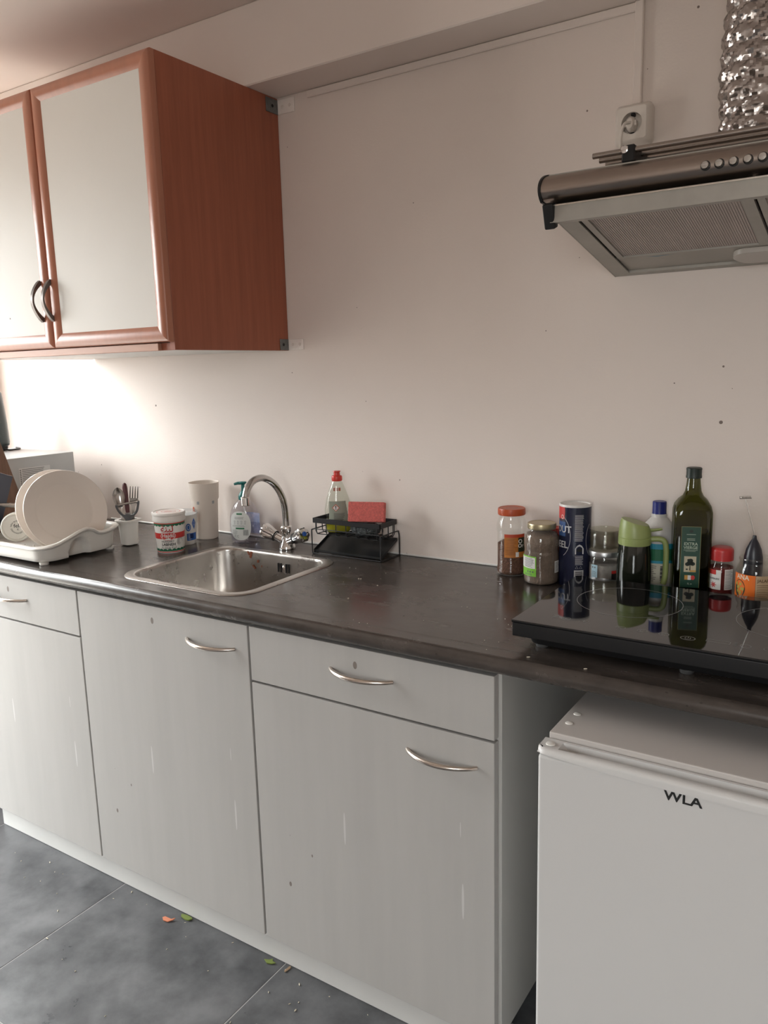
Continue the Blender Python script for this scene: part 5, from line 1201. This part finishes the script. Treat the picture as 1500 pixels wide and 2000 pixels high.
# mug lying on its side
t = thing('mug', 'cream mug lying on its side in the dish rack, base towards the camera', 'mug', (-0.97, -0.515, 0.97))
M = Matrix.Translation((-0.953, -0.513, 0.984)) @ Matrix.Rotation(-0.62, 4, 'Z') @ Matrix.Rotation(PI/2-0.12, 4, 'Y')
bm = new(); lathe(bm, [(0, -0.003), (0.034, -0.003), (0.036, 0.0), (0.040, -0.001), (0.042, -0.006), (0.0435, -0.020), (0.0435, -0.090), (0.041, -0.090), (0.040, -0.012), (0, -0.010)], (0, 0, 0), 48, M); mg = mk('mug_body', bm, CERAM2, t, 50)
for ob_ in (): pass
Wm = Flat(M @ Vector((0, 0, -0.003)), M.to_3x3() @ Vector((0, 1, 0)), M.to_3x3() @ Vector((-1, 0, 0)))
bm = new(); wtext(bm, Wm, 'felli', 0.016, 0.004, 0.004, 0.0004, 0.01); wtext(bm, Wm, 'K', 0.009, 0.004, -0.007, 0.0004); wtext(bm, Wm, 'NEW BONE CHINA', 0.006, 0.004, 0.0, 0.0004, 0.01, arc=0.018); wtext(bm, Wm, 'DISHWASHER SAFE', 0.006, 0.004, 0.0, 0.0004, 0.01, arc=-0.018); mk('base_stamp', bm, INK, mg, None)
bm = new(); Mh = M
pts = smoothpts([Mh @ Vector(p) for p in ((0, 0.042, -0.022), (0, 0.060, -0.026), (0, 0.070, -0.046), (0, 0.060, -0.068), (0, 0.042, -0.072))], 5); tube(bm, pts, 0.006, 10); mk('mug_handle', bm, CERAM2, t, 60)
class MugW:
    def __call__(s, u, v, off=0.0):
        th = 0.35+u/0.0436; return M @ Vector(((0.0436+off)*math.cos(th), (0.0436+off)*math.sin(th), v))
bm = new(); W = MugW(); wrect(bm, W, -0.020, 0.010, -0.045, -0.020, 0.0004, 8); mk('red_print', bm, mat('mug_red', (0.55, 0.10, 0.10), 0.4), mg, None)
# dark pan standing at the frame's left edge
t = thing('baking_tin', 'dark blue-black tin leaning in the dish rack at the left edge of the photo', 'tin', (-1.08, -0.52, 0.92))
M = Matrix.Translation((-1.075, -0.528, 0.9275)) @ Matrix.Rotation(math.radians(-21), 4, 'X') @ Matrix.Rotation(0.15, 4, 'Z')
bm = new(); box(bm, -0.004, 0.022, -0.050, 0.0, 0.016, 0.205, 0.005, 2, M); mk('tin_body', bm, mat('blue_black_enamel', (0.012, 0.014, 0.022), 0.18), t, 40)
bm = new(); box(bm, 0.0222, 0.0262, -0.054, 0.004, 0.014, 0.209, 0.0018, 2, M); mk('rim', bm, mat('enamel_rim', (0.05, 0.055, 0.075), 0.25), t, 40)
# cutting board
t = thing('cutting_board', 'brown wooden cutting board leaning in the dish rack behind the mug', 'cutting board', (-1.15, -0.42, 0.92))
M = Matrix.Translation((-1.165, -0.340, 0.966)) @ Matrix.Rotation(math.radians(16.5), 4, 'X') @ Matrix.Rotation(0.03, 4, 'Y')
bm = new(); box(bm, -0.009, 0.009, -0.170, 0.0, 0.0, 0.33, 0.002, 2, M); mk('board', bm, mat('brown_board', (0.20, 0.105, 0.065), 0.5, var=0.3, vscale=10, vstretch=(2, 12, 1)), t, 40)
# steel knife handle tip glimpsed behind mug
t = thing('steel_utensil', 'steel utensil handle lying above the mug in the dish rack', 'utensil', (-1.0, -0.45, 1.02))
bm = new(); tube(bm, [(-1.06, -0.515, 1.045), (-1.02, -0.490, 1.041), (-0.965, -0.455, 1.034)], [0.006, 0.007, 0.006], 10); mk('utensil_handle', bm, STEEL, t, 60)

# ================================================================== LEFT END: MICROWAVE AND KETTLE
t = thing('microwave', 'silver-grey microwave oven at the left end of the worktop', 'microwave', (-1.48, -0.26, Z0))
MX0, MX1, MY0, MY1, MZ0, MZ1 = -1.70, -1.250, -0.400, -0.088, 0.912, 1.152
bm = new(); box(bm, MX0, MX1, MY0, MY1, MZ0, MZ1, 0.003, 2); mk('casing', bm, mat('silver_paint', (0.42, 0.43, 0.43), 0.38, 0.2), t, 40)
bm = new(); box(bm, MX0, MX1, MY0-0.018, MY0-0.0004, MZ0, MZ1, 0.004, 2); mk('door_front', bm, mat('dark_glass_front', (0.03, 0.03, 0.032), 0.15), t, 40)
W = Flat((MX1, -0.30, 1.0), (0, 1, 0), (0, 0, 1))
bm = new(); wrect(bm, W, 0.000, 0.115, 0.032, 0.116, 0.0004, 1); lb = mk('rating_label', bm, mat('label_grey_white', (0.60, 0.60, 0.59), 0.5), t, None)
bm = new(); wlines(bm, W, 0.010, 0.112, 0.034, 0.114, 14, 0.0018, 0.0007)
for k in range(13): wrect(bm, W, 0.002, 0.007, 0.036+k*0.006, 0.0395+k*0.006, 0.0007, 1)
mk('label_print', bm, GREYINK, lb, None)
for fx in (MX0+0.04, MX1-0.04):
    for fy in (MY0+0.03, MY1-0.03):
        bm = new(); lathe(bm, [(0, 0.0002), (0.012, 0.0002), (0.013, 0.0115), (0, 0.0115)], (fx, fy, 0.9), 12); mk('foot', bm, BLACK, t)
t = thing('thermos_jug', 'dark grey-green jug on top of the microwave at the left edge', 'jug', (-1.575, -0.185, MZ1))
KX, KY = -1.575, -0.185
bm = new(); lathe(bm, [(0, 0.0004), (0.040, 0.0004), (0.046, 0.004), (0.048, 0.010), (0.048, 0.014), (0, 0.014)], (KX, KY, MZ1), 36); mk('base', bm, BLACK, t)
bm = new(); lathe(bm, [(0, 0.0144), (0.046, 0.0144), (0.054, 0.020), (0.056, 0.032), (0.054, 0.10), (0.050, 0.16), (0.046, 0.205), (0.040, 0.214), (0, 0.217)], (KX, KY, MZ1), 40); mk('body', bm, mat('dark_green_grey', (0.020, 0.034, 0.036), 0.3), t, 50)
bm = new(); tube(bm, smoothpts([(KX-0.044, KY, MZ1+0.19), (KX-0.080, KY, MZ1+0.18), (KX-0.090, KY, MZ1+0.12), (KX-0.075, KY, MZ1+0.05), (KX-0.050, KY, MZ1+0.04)], 5), 0.008, 10); mk('handle', bm, BLACK, t, 60)
bm = new(); tube(bm, smoothpts([(KX+0.044, KY, MZ1+0.006), (KX+0.058, KY+0.005, MZ1+0.009), (KX+0.068, KY+0.02, MZ1+0.0042), (KX+0.05, KY+0.07, MZ1+0.0042), (KX, KY+0.088, MZ1+0.0042)], 5), 0.0033, 8); mk('power_cable', bm, BLACK, t, 60)

# ================================================================== DEBRIS
bm = new(); random.seed(21)
def grain(bm, x, y, z, l, w, an):
    M = Matrix.Translation((x, y, z+w)) @ Matrix.Rotation(an, 4, 'Z') @ Matrix.Rotation(PI/2, 4, 'Y')
    lathe(bm, [(0, -l), (w*0.8, -l*0.6), (w, 0), (w*0.8, l*0.6), (0, l)], (0, 0, 0), 6, M)
for _ in range(32):
    x = random.uniform(-1.0, 0.35); y = -0.552-abs(random.gauss(0, 0.13)); grain(bm, x, y, 0.0, random.uniform(0.0014, 0.0034), random.uniform(0.0008, 0.0013), random.random()*3)
for (x, y) in ((0.14, -0.649), (0.045, -0.566), (-0.51, -0.565), (-0.83, -0.60), (0.10, -0.585), (-0.62, -0.72), (-0.55, -0.8)): grain(bm, x, y, 0.0, 0.0045, 0.0016, random.random()*3)
mk('crumbs', bm, mat('crumb', (0.60, 0.54, 0.42), 0.7), props={'kind': 'stuff', 'label': 'pale crumbs and rice grains scattered on the floor along the plinth', 'category': 'crumbs'})
bm = new()
for _ in range(30): grain(bm, random.uniform(-0.02, 0.58), random.uniform(-0.57, -0.1), 0.9001, random.uniform(0.0006, 0.0016), random.uniform(0.0005, 0.0009), random.random()*3)
for (x, y) in ((0.655, -0.567), (0.16, -0.30), (0.085, -0.27), (0.09, -0.268), (0.76, -0.572), (0.16, -0.42)): grain(bm, x, y, 0.9001, 0.0035 if y < -0.5 else 0.002, 0.0012, 0.6)
mk('worktop_crumbs', bm, mat('crumb2', (0.66, 0.60, 0.50), 0.7), props={'kind': 'stuff', 'label': 'tiny crumbs scattered on the dark worktop right of the sink', 'category': 'crumbs'})
def scrap(name, label, x, y, pts, m, curl, h=0.002):
    bm = new(); n = len(pts); a_ = []
    top_ = [bm.verts.new((x+u, y+v, 0.0006+h+curl*(u*u+v*v)*60)) for u, v in pts]; bot_ = [bm.verts.new((x+u, y+v, 0.0004+curl*(u*u+v*v)*60)) for u, v in pts]
    bm.faces.new(top_); bm.faces.new(list(reversed(bot_)))
    for i in range(n): bm.faces.new((bot_[i], bot_[(i+1) % n], top_[(i+1) % n], top_[i]))
    return tag(mk(name, bm, m), label, 'food scrap')
scrap('carrot_peel', 'small orange carrot peel on the grey floor tile', -0.335, -0.592, [(-0.016, -0.004), (-0.008, -0.009), (0.004, -0.006), (0.014, 0.004), (0.017, 0.010), (0.006, 0.006), (-0.006, 0.005), (-0.014, 0.003)], mat('carrot', (0.62, 0.22, 0.12), 0.6), 0.25)
LEAF = mat('leaf_green', (0.17, 0.22, 0.05), 0.5)
scrap('leaf_scrap', 'larger green leaf scrap against the plinth under the sink cabinet', -0.298, -0.561, [(-0.020, 0.001), (-0.016, -0.005), (0.0, -0.007), (0.012, -0.005), (0.018, 0.003), (0.008, 0.007), (-0.010, 0.006)], LEAF, 0.12, 0.003)
scrap('leaf_scrap', 'tiny green leaf scrap on the floor under the cabinet by the fridge', -0.006, -0.566, [(-0.016, -0.003), (-0.004, -0.008), (0.008, -0.004), (0.016, 0.002), (0.004, 0.004), (0.0, 0.010), (-0.006, 0.003)], LEAF, 0.15)
scrap('stem_scrap', 'short brown stem scrap against the plinth', 0.046, -0.562, [(-0.003, -0.010), (0.001, -0.011), (0.004, 0.004), (0.002, 0.010), (-0.002, 0.008)], mat('brown_stem', (0.30, 0.20, 0.12), 0.6), 0.1)
